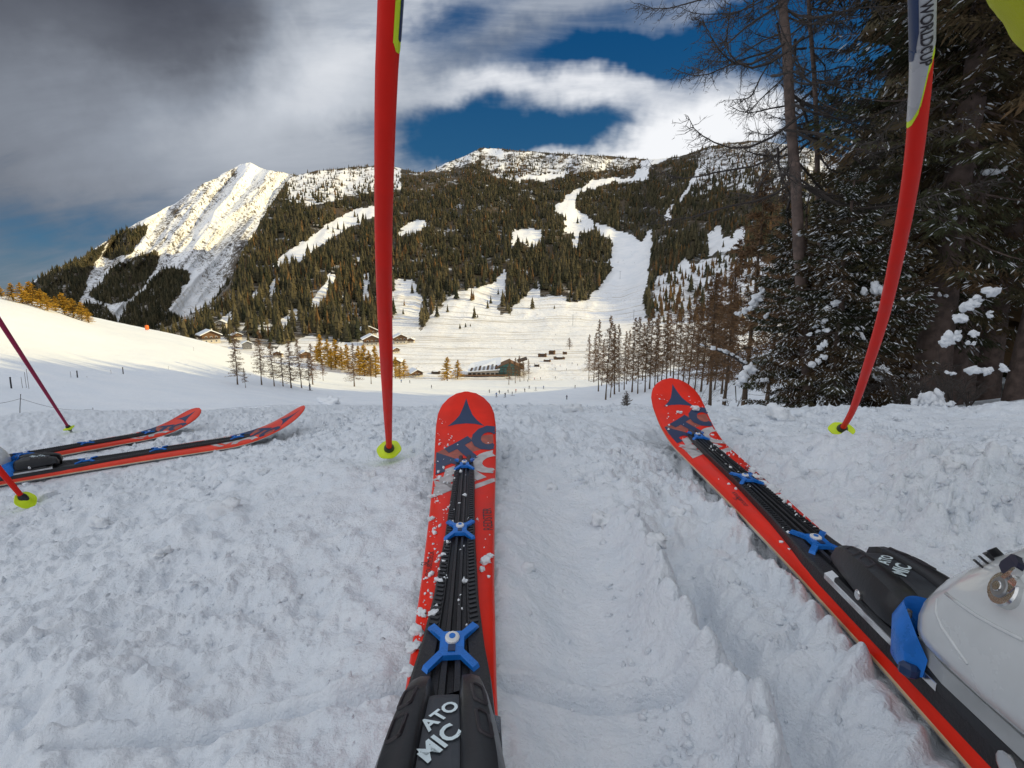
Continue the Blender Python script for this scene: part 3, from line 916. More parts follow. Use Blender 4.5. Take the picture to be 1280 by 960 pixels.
def bough(L, g, n, snow=.05, droop=.35):
    """one spruce bough along +x: spine and hanging sprays"""
    t = np.linspace(0, 1, 8)
    zs = L*(-droop*t*1.1 + droop*.85*t**2.4)
    ys = L*.06*np.sin(t*3 + g.random()*6)
    spine = np.stack([t*L, ys, zs], -1)
    Vs, Fs = tube_np(spine, np.linspace(.016, .004, 8)*max(L, .6)*.6, 3)
    k = g.random(n)**.8
    bx = np.interp(k, t, spine[:, 0]); by = np.interp(k, t, spine[:, 1]); bz = np.interp(k, t, spine[:, 2])
    side = np.where(g.random(n) < .5, -1., 1.)
    # second-order position: along a side twig
    tw = g.random(n)*.30*L*(1.05-k*.75)
    ang = R(55) + R(22)*g.standard_normal(n)
    base = np.stack([bx + np.cos(ang)*tw, by + side*np.sin(ang)*tw, bz - tw*.25 + .02*g.standard_normal(n)], -1)
    ln = (.07 + .13*g.random(n))*(.6+.4*min(L, 2)/2)
    a2 = ang + R(30)*g.standard_normal(n)
    dirv = np.stack([np.cos(a2), side*np.sin(a2), -.45 - .55*g.random(n) + .25*(k > .8)], -1)
    dirv /= np.linalg.norm(dirv, axis=1, keepdims=True)
    tip = base + dirv*ln[:, None]
    nrm = g.standard_normal((n, 3)); nrm[:, 2] += .8
    wd = (.009 + .011*g.random(n))
    V2, F2 = blades(base, tip, wd, nrm)
    mi = np.repeat((g.random(n) < snow).astype(int), 2)
    return (Vs, Fs), (V2, F2, mi)

def spruce_mesh(name, H, r0, bare, nwh, per, nspray, seed, snow=.05, droop=.4):
    g = np.random.default_rng(seed); tb = TB()
    protos = [bough(1.0*l, g, nspray, snow, droop) for l in (.9, 1.4, 1.9, 2.4)]
    for w in range(nwh):
        f = (w + g.random()*.6)/nwh
        z = H*(bare + (1-bare)*f)
        Lw = r0*(1-f)**.75*(.75+.5*g.random()) + .25
        for b in range(per):
            if g.random() < .12: continue
            L = Lw*(.65+.55*g.random())
            if f < .15 and g.random() < .45: L *= .55
            p = protos[min(3, max(0, int((L-.65)/.5)))]
            pl = (.9, 1.4, 1.9, 2.4)[min(3, max(0, int((L-.65)/.5)))]
            a = g.random()*2*PI; sc = L/pl; tilt = R(16)*(f-.45)*2 + R(9)*g.standard_normal()
            ct, st = math.cos(tilt), math.sin(tilt)
            (Vs, Fs), (V2, F2, mi) = p
            for V, F, m_ in ((Vs, Fs, 2), (V2, F2, mi)):
                q = V*sc
                q = np.stack([q[:, 0]*ct - q[:, 2]*st, q[:, 1]*(1 if b % 2 else -1), q[:, 0]*st + q[:, 2]*ct], -1)
                q = rotz(q, a); q[:, 2] += z + g.standard_normal()*.08
                tb.add(q, F, m_)
    return tb.mesh(name)

def trunk_mesh(name, H, r0, seed, sides=9, lean=.0):
    g = np.random.default_rng(seed)
    z = np.linspace(-.5, H, 14)
    P = np.stack([lean*(z/H)**2*H + .03*g.standard_normal(14), .03*g.standard_normal(14), z], -1)
    rad = r0*(1-np.clip(z/H, 0, 1))**.8 + .012
    rad[0] *= 1.5; rad[1] *= 1.25
    V, F = tube_np(P, rad, sides)
    return np_mesh(name, V, F, True)

def lump_mesh(name, seed, sx=1, sy=.7, sz=.5, sub=2, amp=.28, fr=1.6):
    bm = bmesh.new(); bmesh.ops.create_icosphere(bm, subdivisions=sub, radius=1)
    V = np.array([v.co[:] for v in bm.verts])
    n1 = fbm(V[:, 0]*fr + seed*3.1 + V[:, 2]*.7, V[:, 1]*fr + V[:, 2]*1.3, 2, seed); n2 = fbm(V[:, 2]*fr*1.2 + 5, V[:, 0]*fr*.9 + V[:, 1]*1.4, 2, seed+50)
    n3 = fbm(V[:, 0]*5 + V[:, 2]*3, V[:, 1]*5 + V[:, 2]*4, 2, seed+90)
    f = 1 + amp*(n1+n2) + .10*amp*n3
    V = V*f[:, None]*np.array([sx, sy, sz])
    for v, c in zip(bm.verts, V): v.co = c
    me = bpy.data.meshes.new(name); bm.to_mesh(me); bm.free()
    me.polygons.foreach_set('use_smooth', np.ones(len(me.polygons), bool))
    return me

def polar_place(px, r_, row=480):
    a = azel(px, row)[0]
    return Vector((math.sin(a)*r_, math.cos(a)*r_, 0))

# --- the dark spruces on the right ---------------------------------------------------
SPR = [spruce_mesh('spruce_crown', 19, 2.3, .10, 46, 7, 360, 11, .07, .42),
       spruce_mesh('spruce_crown', 22, 2.6, .30, 46, 7, 360, 12, .05, .5),
       spruce_mesh('spruce_crown', 6.0, 1.55, .03, 22, 8, 330, 13, .12, .35)]
for me in SPR[:2]:
    for m_ in (M['needle'], M['snow_tree'], M['bark']): me.materials.append(m_)
for m_ in (M['needle'], M['snow_tree'], M['bark']): SPR[2].materials.append(m_)
SPR_B = SPR[1].copy(); SPR_B.materials.clear()
for m_ in (M['needle_brown'], M['snow_tree'], M['bark']): SPR_B.materials.append(m_)
SPR_C = SPR[0].copy(); SPR_C.materials.clear()
for m_ in (M['needle_brown'], M['snow_tree'], M['bark']): SPR_C.materials.append(m_)
TRK = [trunk_mesh('spruce_trunk', 19, .22, 1), trunk_mesh('spruce_trunk', 22, .26, 2), trunk_mesh('spruce_trunk', 6, .09, 3)]
LUMP = [lump_mesh('snow_clump', 1, 1, 1, 1, 3, .50, 1.7), lump_mesh('snow_clump', 2, 1, 1, 1, 3, .55, 1.9), lump_mesh('snow_clump', 3, 1, 1, 1, 3, .6, 1.6), lump_mesh('snow_clump', 5, 1, 1, 1, 3, .55, 2.2)]
for l in LUMP: l.materials.append(M['snow_tree'])

def spruce(px, r_, crown, trunk, label, rz, group, sc=1.0, zoff=0.0, name='spruce_tree'):
    p = polar_place(px, r_); p.z = ground(p.x, p.y) + zoff
    e = empty(name, p, rz); e.scale = (sc, sc, sc)
    tag(e, label, 'spruce tree', group)
    link('trunk', trunk, e, M['bark']); link('crown', crown, e)
    return e
GS = 'dark spruces at the edge of the piste'
s1 = spruce(1162, 12.0, SPR[0], TRK[0], 'tall dark spruce behind the red ski pole on the right', .3, GS)
s2 = spruce(1178, 13.5, SPR[1], TRK[1], 'tall bare-stemmed spruce between the curved pole and the yellow sleeve', 1.7, GS)
s3 = spruce(1290, 11.5, SPR_B, TRK[1], 'brownish spruce with hanging twigs at the right edge', 2.9, GS, .85)
s4 = spruce(1046, 15.5, SPR[0], TRK[0], 'dark green spruce just behind the leafless larch trunk', 4.0, GS, .40)
s5 = spruce(990, 11.5, SPR[2], TRK[2], 'young spruce loaded with snow beside the brown larch', 1.1, GS, .72)
s6 = spruce(1040, 10.2, SPR[2], TRK[2], 'low bushy spruce with snow on its left side behind the crest', 2.2, GS, .66)
s7 = spruce(1200, 17.0, SPR[1], TRK[1], 'spruce standing back in the shade behind the curved pole', 5.1, GS, .9)
s8 = spruce(1232, 17.5, SPR[0], TRK[0], 'spruce standing back in the shade below the yellow sleeve', .9, GS, 1.05)
s9 = spruce(1092, 10.6, SPR[2], TRK[2], 'low spruce with reddish dry twigs right behind the pole basket', 3.3, GS, .55)
s11 = spruce(1010, 20, SPR_C, TRK[0], 'brown-tinged spruce behind the young snowy one', 2.5, GS, .42)

ORD = ['first', 'second', 'third', 'fourth', 'fifth', 'sixth', 'seventh', 'eighth', 'ninth', 'tenth', 'eleventh', 'twelfth', 'thirteenth', 'fourteenth', 'fifteenth', 'sixteenth', 'seventeenth',
       'eighteenth', 'nineteenth', 'twentieth'] + ['twenty-' + w for w in 'first second third fourth fifth sixth seventh eighth ninth'.split()] + ['thirtieth', 'thirty-first', 'thirty-second']
def nth(i, xs):
    return ORD[sorted(xs).index(xs[i])]
def row_of(items, label, *rest, r_=None, **kw):
    """a row of larches, each named by its place counted from the left"""
    xs = [a[0] + .001*i for i, a in enumerate(items)]
    for i, (px, b, t) in enumerate(items):
        larch(px, b, t, nth(i, xs) + ' from the left of ' + label, rest[0], i, rest[1], **kw)
CL = []
def clump(par, px, row, r_, size, k, tilt=0.0, rz=0.0):
    """snow lying on a bough: a child of its tree"""
    a, e = azel(px, row)
    w = Vector((math.sin(a)*r_, math.cos(a)*r_, CZ + math.tan(e)*r_))
    inv = (Matrix.Translation(par.location) @ Euler((0, 0, par.rotation_euler.z)).to_matrix().to_4x4() @ Matrix.Diagonal((*par.scale, 1))).inverted()
    rot = Euler((0, -tilt, -a + rz)).to_matrix().to_4x4()
    gg = random.Random(int(px*7 + row))
    for n_ in range(3 if size[0] > .15 else 2):
        # a ragged pad: a few lumps strung along the bough
        o_ = link('snow_clump', LUMP[(k + n_) % 4], par)
        f_ = gg.uniform(.55, .95)
        off = Vector(((n_-1)*size[0]*.42 + gg.uniform(-.03, .03), gg.uniform(-.3, .3)*size[1], gg.uniform(-.12, .12)*size[2]))
        M_ = Matrix.Translation(w) @ rot @ Matrix.Translation(off) @ Euler((gg.uniform(-.3, .3), gg.uniform(-.3, .3), gg.uniform(0, 6))).to_matrix().to_4x4() @ Matrix.Diagonal((size[0]*.30*f_, size[0]*.24*f_, size[2]*.34*f_, 1))
        o_.matrix_local = inv @ M_
    return o_
# (tree, column, row, distance, length, height, variant, tilt)
for (par, px, row, r_, L, h, k, ti) in [
    (s5, 948, 371, 11.0, .34, .26, 0, 1.0), (s5, 934, 387, 10.9, .18, .16, 1, .5), (s5, 960, 395, 11.0, .14, .16, 2, -.6), (s5, 925, 392, 11.0, .14, .12, 3, 0),
    (s5, 930, 470, 10.4, .34, .28, 3, 1.0), (s5, 952, 475, 10.4, .16, .12, 1, .3), (s5, 996, 476, 10.4, .14, .12, 0, 0), (s5, 905, 500, 10.2, .20, .08, 2, .1),
    (s1, 1041, 306, 10.2, .34, .24, 0, -.85), (s1, 1024, 299, 10.2, .18, .18, 1, -.3), (s1, 1006, 291, 10.3, .16, .10, 2, .3), (s1, 1018, 293, 10.4, .1, .08, 3, 0), (s1, 1042, 351, 10.2, .16, .10, 2, .4),
    (s6, 1040, 367, 10.0, .22, .11, 2, .5), (s6, 1041, 381, 9.8, .20, .14, 0, .6), (s6, 1026, 403, 9.7, .20, .13, 1, .5), (s6, 1023, 414, 9.7, .26, .12, 2, .3), (s6, 1027, 432, 9.7, .16, .16, 3, .8), (s6, 1021, 452, 9.6, .24, .2, 0, .6), (s6, 1052, 355, 10.0, .14, .07, 2, 0),
    (s1, 1091, 362, 9.9, .26, .34, 3, .2), (s1, 1098, 384, 9.9, .14, .26, 2, -1.0), (s1, 1075, 416, 9.9, .22, .1, 2, -.9), (s1, 1134, 374, 9.8, .12, .08, 1, 0), (s1, 1057, 300, 10.6, .12, .09, 0, 0),
    (s2, 1173, 369, 11.0, .2, .13, 1, -.1), (s2, 1186, 280, 11.4, .24, .16, 2, .9), (s2, 1243, 213, 11.6, .24, .14, 0, .1),
    (s3, 1221, 372, 8.2, .30, .18, 0, .7), (s3, 1208, 386, 8.1, .22, .24, 3, 1.1), (s3, 1201, 419, 8.0, .24, .22, 1, .4), (s3, 1184, 426, 8.0, .18, .22, 3, 1.2), (s3, 1238, 392, 8.2, .1, .12, 2, 1.3), (s3, 1235, 462, 8.0, .26, .16, 0, .1), (s3, 1218, 430, 8.0, .14, .1, 1, 0), (s3, 1190, 466, 7.9, .14, .06, 2, 0),
    (s2, 1128, 470, 10.6, .2, .1, 2, .2), (s9, 1098, 466, 9.8, .2, .28, 3, 1.2)]:
    clump(par, px, row, r_, (L, L*.6, h), k, ti)

# --- larches -----------------------------------------------------------------------
def larch_crown(name, H, r0, bare, nb, ntw, seed, twr=.02, upturn=.0, sag=.15):
    g = np.random.default_rng(seed); tb = TB()
    for b in range(nb):
        f = (b + g.random())/nb
        z = H*(bare + (1-bare)*f)
        L = (r0*(1-f)**.8 + .18)*(.6+.6*g.random())
        a = g.random()*2*PI
        t = np.linspace(0, 1, 5)
        P = np.stack([t*L, .05*L*np.sin(t*4+a), L*(-sag*np.sin(t*2.2) + upturn*t**3)], -1)
        P = rotz(P, a); P[:, 2] += z
        V, F = tube_np(P, np.linspace(.022, .008, 5)*H/18, 3); tb.add(V, F, 0)
        k = g.random(ntw); base = np.stack([np.interp(k, t, P[:, i]) for i in range(3)], -1)
        d = g.standard_normal((ntw, 3)); d += (P[-1]-P[0])/L*1.2; d[:, 2] -= .3
        d /= np.linalg.norm(d, axis=1, keepdims=True)
        ln = (.25+.45*g.random(ntw))*(.5+.5*min(L, 2)/2)*H/18
        V, F = blades(base, base + d*ln[:, None], np.full(ntw, twr*H/18), g.standard_normal((ntw, 3)))
        tb.add(V, F, 1)
    return tb.mesh(name)
LAR = [larch_crown('larch_crown', 18, 2.9, .22, 115, 44, 21, .032), larch_crown('larch_crown', 17, 2.6, .28, 105, 44, 22, .032), larch_crown('larch_crown', 19, 3.2, .16, 120, 44, 23, .032)]
for me in LAR: me.materials.append(M['larch_bark']); me.materials.append(M['twig'])
GOLD = [larch_crown('larch_crown', 18, 3.3, .10, 110, 44, 24, .13), larch_crown('larch_crown', 16, 2.9, .10, 110, 44, 25, .13)]
for me in GOLD: me.materials.append(M['larch_bark']); me.materials.append(M['gold'])
RUST = LAR[2].copy(); 
LTRK = [trunk_mesh('larch_trunk', 18, .15, 31, 7), trunk_mesh('larch_trunk', 17, .14, 32, 7), trunk_mesh('larch_trunk', 19, .17, 33, 7)]
for me in LTRK: me.materials.append(M['larch_bark'])

def land(px, row):
    """the snow seen at one picture point: the slope in front or the valley floor behind it"""
    b = hit(px, row, rmin=14, rmax=395)
    r_ = math.hypot(b.x, b.y)
    if r_ < 14.1 or r_ > 390:
        b = Vector([float(v) for v in mtn_point(np.array([float(px)]), np.array([float(row)]), mtn_r)[0]])
    return b

def larch(px, base_row, top_row, label, group, k, crowns, cat='larch tree', r_=None, name='larch_tree', wide=1.25):
    """base found where the line of sight meets the snow; height from the top row"""
    if r_ is None:
        p = land(px, base_row)
        r_ = math.hypot(p.x, p.y)
    else:
        p = polar_place(px, r_, base_row); p.z = ground(p.x, p.y)
    h = max(2, CZ + float(slope(px, top_row))*r_ - p.z)
    me = crowns[k % len(crowns)]
    e = empty(name, p, random.random()*6.28)
    s_ = h/18.0
    v_ = .85 + .3*random.random(); e.scale = (s_*wide*v_, s_*wide*v_, s_)
    e.rotation_euler = (R(2.5)*random.uniform(-1, 1), R(2.5)*random.uniform(-1, 1), e.rotation_euler.z)
    tag(e, label, cat, group)
    link('trunk', LTRK[k % 3], e); link('crown', me, e)
    return e
print('larch r', [round(math.hypot(*hit(x, y, rmin=8).to_2d()), 1) for x, y in ((293, 481), (355, 483), (404, 476), (444, 483), (741, 478), (850, 480), (565, 472), (640, 480))])
GL = 'bare larches in a row at the foot of the sunny hill'
larch(297, 480, 416, 'bare larch standing alone at the left end of the row', GL, 2, LAR)
larch(307, 484, 458, 'smallest bare larch at the foot of the lone one', GL, 1, LAR)
row_of([(343, 483, 428), (354, 483, 436), (364, 485, 430), (377, 484, 424), (387, 487, 440), (391, 480, 432)], 'the six bare larches below the sunny hill', GL, LAR)
larch(327, 481, 412, 'larch with a golden top in the row of bare ones', GL, 0, [LAR[0]])
larch(404, 476, 446, 'bare larch closing the right end of the row', GL, 1, LAR)
larch(443, 483, 432, 'dark dense larch left of the upright red pole', 'dark larches beside the red pole', 2, LAR, wide=1.4)
larch(464, 480, 440, 'thin larch right next to the upright red pole', 'dark larches beside the red pole', 1, LAR)
GG = 'golden larches lit by the sun near the chalets'
row_of([(402, 456, 418), (411, 458, 420), (420, 460, 424), (428, 461, 430), (436, 464, 430), (450, 467, 428), (456, 470, 431), (463, 470, 434), (470, 472, 432), (414, 462, 432), (494, 473, 446), (500, 474, 452), (505, 473, 449), (397, 452, 430)], 'the golden larches near the chalets', GG, GOLD, wide=1.7)
larch(559, 476, 446, 'left of the two golden conifers standing alone before the lodge', GG, 0, GOLD, wide=2.1)
larch(572, 474, 447, 'right of the two golden conifers standing alone before the lodge', GG, 1, GOLD, wide=1.9)
GB = 'brown larches in front of the lodge'
row_of([(636, 481, 448), (644, 479, 445), (650, 477, 446), (655, 476, 449), (661, 474, 447)], 'the five brown larches at the lodge corner', GB, LAR, wide=1.2)
GR = 'brown larch stand right of the valley piste'
row_of([(736, 476, 418), (742, 478, 412), (748, 489, 404), (757, 500, 394), (763, 497, 412), (768, 493, 410), (774, 490, 405), (780, 487, 410), (790, 490, 402),
                                (797, 492, 396), (806, 490, 392), (812, 486, 390), (818, 488, 392), (826, 484, 386), (833, 480, 384), (841, 478, 365), (847, 482, 380), (853, 485, 390),
                                (860, 488, 362), (868, 492, 376), (876, 490, 374), (884, 482, 343), (893, 488, 380), (902, 492, 362), (910, 480, 372), (752, 482, 420), (822, 478, 398), (838, 470, 392), (871, 470, 372), (895, 470, 352), (783, 480, 412), (803, 476, 400)], 'the bare larches beside the valley piste', GR, LAR, wide=.85)
larch(930, 505, 232, 'big brown larch filling the gap left of the dark spruces', 'brown larches beside the spruces', 2, LAR, r_=26, wide=1.1)
larch(905, 505, 300, 'brown larch with fine twigs at the right end of the stand', 'brown larches beside the spruces', 0, LAR, r_=34, wide=1.05)
larch(958, 505, 200, 'brown larch half hidden by the young snowy spruce', 'brown larches beside the spruces', 1, LAR, r_=22, wide=1.0)
larch(888, 500, 330, 'thin brown larch in front of the snowy spur', 'brown larches beside the spruces', 1, LAR, r_=45)
# golden trees behind the sunny hill
GH = 'brown and golden larches behind the sunny hill'
for i, (px, t, h_r) in enumerate([(34, 354, 178), (45, 350, 176), (56, 352, 180), (66, 358, 176), (74, 366, 172), (84, 368, 182), (94, 366, 178), (104, 370, 176), (114, 377, 174), (122, 384, 172), (20, 357, 186)]):
    larch(px, 480, t, nth(i, [34, 45, 56, 66, 74, 84, 94, 104, 114, 122, 20]) + ' from the left of the golden larches behind the hill', GH, i, GOLD, r_=h_r, wide=2.3)
for i, (px, t) in enumerate([(9, 345), (4, 352), (14, 354)]):
    larch(px, 480, t, ['middle', 'leftmost', 'rightmost'][i] + ' of the three dark conifer tops over the hill at the left edge', 'dark conifers at the left edge', i, LAR, r_=185, wide=1.5)

# the leafless larch in front of the spruces, and a thinner one behind it
def dead_larch(px, px_top, r_, H, rb, L0, label, seed, nb, z0=.18):
    g = np.random.default_rng(seed)
    p = polar_place(px, r_); p.z = ground(p.x, p.y)
    e = empty('larch_tree', p); tag(e, label, 'larch tree', 'leafless larches before the spruces')
    lean = -.165/.35
    n = 16; z = np.linspace(-.4, H, n)
    P = np.stack([lean*z*.35 + .02*g.standard_normal(n), .02*g.standard_normal(n), z], -1)
    V, F = tube_np(P, rb*(1-np.clip(z/H, 0, 1)*.9), 9)
    link('trunk', np_mesh('dead_trunk', V, F), e, M['bark'])
    tb = TB()
    for b in range(nb):
        f = (b + g.random())/nb
        zz = H*(z0 + (1-z0)*f); L = L0*(1-f*.72)*(.55+.6*g.random())
        a = g.random()*2*PI
        t = np.linspace(0, 1, 9)
        Q = np.stack([t*L, .10*L*np.sin(t*5+b), L*(-.62*t + .52*t**2.4) + .03*L*np.sin(t*9+b)], -1)
        Q = rotz(Q, a); Q[:, 2] += zz; Q[:, 0] += lean*zz*.35
        V, F = tube_np(Q, np.linspace(.020, .0045, 9)*(L/L0+.3), 4); tb.add(V, F, 0)
        nt_ = int(14 + 16*L)
        for k in range(nt_):
            u = g.random()**.7
            b0 = np.array([np.interp(u, t, Q[:, i]) for i in range(3)])
            l2 = (.18+.42*g.random())*L*.45*(1.1-u*.6)
            d = g.standard_normal(3)*.8 + (Q[-1]-Q[0])/L; d[2] -= .35; d /= np.linalg.norm(d)
            c1 = b0 + d*l2*.5 + np.array([0, 0, -.02]); c2 = b0 + d*l2 + np.array([0, 0, .10*l2])
            V, F = tube_np(np.array([b0, c1, c2]), np.array([.0055, .0045, .002]), 3); tb.add(V, F, 0)
            m_ = 5
            bb = b0 + d*l2*np.linspace(.3, 1, m_)[:, None]
            dd = g.standard_normal((m_, 3)) + d; dd /= np.linalg.norm(dd, axis=1, keepdims=True)
            V, F = blades(bb, bb + dd*(.05+.09*g.random((m_, 1))), np.full(m_, .004), g.standard_normal((m_, 3))); tb.add(V, F, 0)
    me = tb.mesh('bare_branches'); me.materials.append(M['dead'])
    link('branches', me, e)
    return e
dl = dead_larch(1016, 985, 11.0, 16.5, .115, 2.7, 'tall leafless larch with drooping branches against the sky', 71, 150, .24)
dead_larch(1044, 1020, 13.0, 15.0, .07, 1.6, 'thin leafless larch just right of the tall one', 72, 90, .36)

# snow-laden dead branch and shrubs by the crest
def brush(px, r_, label, seed, n, hh, name='shrub', snow=True):
    g = np.random.default_rng(seed); p = polar_place(px, r_); p.z = ground(p.x, p.y)
    e = empty(name, p); tag(e, label, 'shrub', 'leafless shrubs at the foot of the spruces')
    tb = TB()
    for i in range(n):
        a = g.random()*6.28; l = hh*(.5+.6*g.random()); t = np.linspace(0, 1, 6)
        P = np.stack([t*l*.5*math.cos(a), t*l*.5*math.sin(a), l*(t - .25*t**3)], -1) + .03*l*g.standard_normal((6, 3))*t[:, None]
        V, F = tube_np(P, np.linspace(.009, .002, 6), 3); tb.add(V, F, 0)
        for k in range(6):
            u = .3+.7*g.random(); b0 = np.array([np.interp(u, t, P[:, i_]) for i_ in range(3)]); d = g.standard_normal(3)*.6; d[2] = abs(d[2]); 
            V, F = tube_np(np.array([b0, b0 + d*l*.14, b0 + d*l*.24 + g.standard_normal(3)*.02]), np.array([.004, .003, .0012]), 3); tb.add(V, F, 0)
    me = tb.mesh('twigs'); me.materials.append(M['dead']); link('twigs', me, e)
    return e
b1 = brush(1165, 8.2, 'leafless shrub wrapped in a mound of snow right of the pole basket', 81, 26, .55)
b2 = brush(1215, 9.0, 'thin leafless shrub at the foot of the brownish spruce', 82, 18, .45)
b3 = brush(1195, 9.4, 'leggy leafless shrub left of the snowy bank', 83, 14, .9)
brush(875, 30, 'grey leafless shrub in the snow below the larch stand', 84, 24, 3.2)
brush(1070, 9.8, 'leafless shrub hard behind the right pole', 85, 16, .8)
brush(1130, 9.6, 'tangle of dry twigs between the pole and the snow mound', 86, 22, .8)
for (px, row, r_, L, h, k, ti) in [(1163, 497, 7.9, .24, .26, 3, .4), (1180, 505, 7.8, .16, .12, 1, 0), (1150, 503, 7.9, .16, .14, 0, 0)]:
    clump(b1, px, row, r_, (L, L*.8, h), k, ti)
lb = brush(918, 12.5, 'dead branch carrying a ridge of snow left of the young spruce', 87, 4, 1.2, 'dead_branch')
lb['category'] = 'branch'
P = [(950, 468, 11), (930, 455, 11), (916, 446, 11), (902, 440, 11), (884, 433, 11), (870, 430, 11)]
pts = []
for px, row, r_ in P:
    a, e_ = azel(px, row); pts.append(Vector((math.sin(a)*r_, math.cos(a)*r_, CZ + math.tan(e_)*r_)) - lb.location)
mb = MB(); mb.tube(pts, [.03, .026, .022, .018, .012, .006], 6)
mb.tube([pts[2], pts[2] + Vector((.25, .1, .16)), pts[2] + Vector((.4, .1, .2))], [.014, .01, .004], 5)
mb.tube([pts[1], pts[1] + Vector((-.1, .1, -.4)), pts[1] + Vector((-.05, .1, -.8))], [.016, .012, .008], 5)
mb.build('limb', M['dead'], lb, True)
for (px, row, L, h, k, ti) in [(898, 436, .26, .10, 0, -.25), (915, 443, .2, .09, 1, -.4), (880, 431, .14, .06, 2, -.1), (930, 452, .16, .07, 3, -.5)]:
    clump(lb, px, row, 10.95, (L, L*.45, h), k, ti)
small_sp = larch  # noqa
e = spruce(783, 70, SPR[2], TRK[2], 'small dark spruce left of the tip of the right ski', .4, None, 1.0)
b = hit(783, 506, rmin=8); 
sz = float(slope(783, 470) - slope(783, 504))*70/6.0
e.scale = (sz,)*3
a, el_ = azel(783, 505); e.location = (math.sin(a)*70, math.cos(a)*70, ground(math.sin(a)*70, math.cos(a)*70))

# ------------------------------------------------------------------ forest on the mountains
def conifer_lo(name, seed, tiers, sides, wid, m_):
    g = np.random.default_rng(seed); V = []; F = []
    for k in range(tiers):
        z0 = .10 + .80*k/tiers; z1 = min(1, z0 + .90/tiers*1.75); r_ = wid*(1-k/tiers)**.9*(.85+.3*g.random())
        b = len(V); V.append((0, 0, z1))
        a0 = g.random()*6.28
        for j in range(sides):
            a = a0 + j*2*PI/sides; q = r_*(.72 + .56*g.random()) * (1 if j % 2 else .72)
            V.append((q*math.cos(a), q*math.sin(a), z0 + .05*(g.random()-.7)))
        for j in range(sides): F.append((b, b+1+j, b+1+(j+1) % sides))
    V = np.array(V); n = len(V)
    tv, tf = tube_np(np.array([[0, 0, -.1], [0, 0, .2]]), np.array([.02, .018]), 4)
    me = np_mesh(name, np.concatenate([V, tv]), np.concatenate([np.array(F), tf + n]), False)
    me.materials.append(m_)
    return me
LO_S = conifer_lo('spruce', 3, 6, 8, .21, M['far_spruce'])
LO_S2 = conifer_lo('spruce', 4, 5, 7, .18, M['far_spruce'])
LO_L = conifer_lo('larch', 5, 5, 7, .17, M['far_larch'])

def scatter(n, X0, X1, prof, rf, forest_f, rowbase, k1000, seed):
    g = np.random.default_rng(seed)
    X = g.uniform(X0, X1, n); top = ridge_row(X, prof)
    row = top + (rowbase - top)*g.random(n)
    r_ = rf(X, row)
    w = (r_/1000.0)**2*k1000*(rowbase-top)*(X1-X0)/n
    f = np.minimum(forest_f(X, row), forest_f(X, row - 10500/r_*.62))
    f = np.where(f < .99, f*.6, f)
    clus = np.clip(.72 + 1.1*fbm(X/12, row/8, 3, seed), .12, 1.25)
    keep = (g.random(n) < w*f*clus)
    X, row, r_ = X[keep], row[keep], r_[keep]
    return X, row, r_, mtn_point(X, row, rf), g
def gn_forest(name, pts, scl, rot, src):
    me = bpy.data.meshes.new(name)
    me.vertices.add(len(pts)); me.vertices.foreach_set('co', np.ascontiguousarray(pts, np.float32).ravel())
    attr(me, 'scl', scl); attr(me, 'rot', rot)
    o_ = link(name, me)
    ng = bpy.data.node_groups.new(name, 'GeometryNodeTree')
    ng.interface.new_socket(name='Geometry', in_out='INPUT', socket_type='NodeSocketGeometry')
    ng.interface.new_socket(name='Geometry', in_out='OUTPUT', socket_type='NodeSocketGeometry')
    T = NT(ng)
    gi = T.n('NodeGroupInput'); go = T.n('NodeGroupOutput')
    ip = T.n('GeometryNodeInstanceOnPoints'); oi = T.n('GeometryNodeObjectInfo'); oi.transform_space = 'ORIGINAL'
    oi.inputs['Object'].default_value = src; oi.inputs['As Instance'].default_value = True
    an = T.n('GeometryNodeInputNamedAttribute'); an.data_type = 'FLOAT'; an.inputs['Name'].default_value = 'scl'
    ar = T.n('GeometryNodeInputNamedAttribute'); ar.data_type = 'FLOAT'; ar.inputs['Name'].default_value = 'rot'
    cx = T.n('ShaderNodeCombineXYZ'); T.l(ar.outputs['Attribute'], cx.inputs[2])
    T.l(gi.outputs[0], ip.inputs['Points']); T.l(oi.outputs['Geometry'], ip.inputs['Instance'])
    T.l(cx.outputs[0], ip.inputs['Rotation']); T.l(an.outputs['Attribute'], ip.inputs['Scale'])
    T.l(ip.outputs[0], go.inputs[0])
    md = o_.modifiers.new('forest', 'NODES'); md.node_group = ng
    tag(o_, kind='stuff')
    return o_

X, row, r_, P, g = scatter(560000, 130, 1130, RIDGE, mtn_r, main_forest, 432, 1/6.0, 901)
size = (16*np.exp(.34*g.standard_normal(len(X)))).clip(6, 30)*(.55 + .45*np.clip((row-ridge_row(X, RIDGE))/45, 0, 1))*np.clip(1.05-.25*(r_-1000)/1000, .6, 1.15)
big = np.clip((r_-900)/1500, 0, 1); size *= 1.0
isl = g.random(len(X)) < np.clip(.07 + .50*np.clip((245-row)/45, 0, 1)*np.clip(fbm(X/40, row/30, 3, 911)+.75, 0, 1) + .40*np.clip(fbm(X/60+9, row/40, 3, 921)-.1, 0, 1) + .5*((X > 815) & (row > 330)), 0, .9)
pxh = size/r_*640
print('main forest', len(X), 'larch', isl.sum())
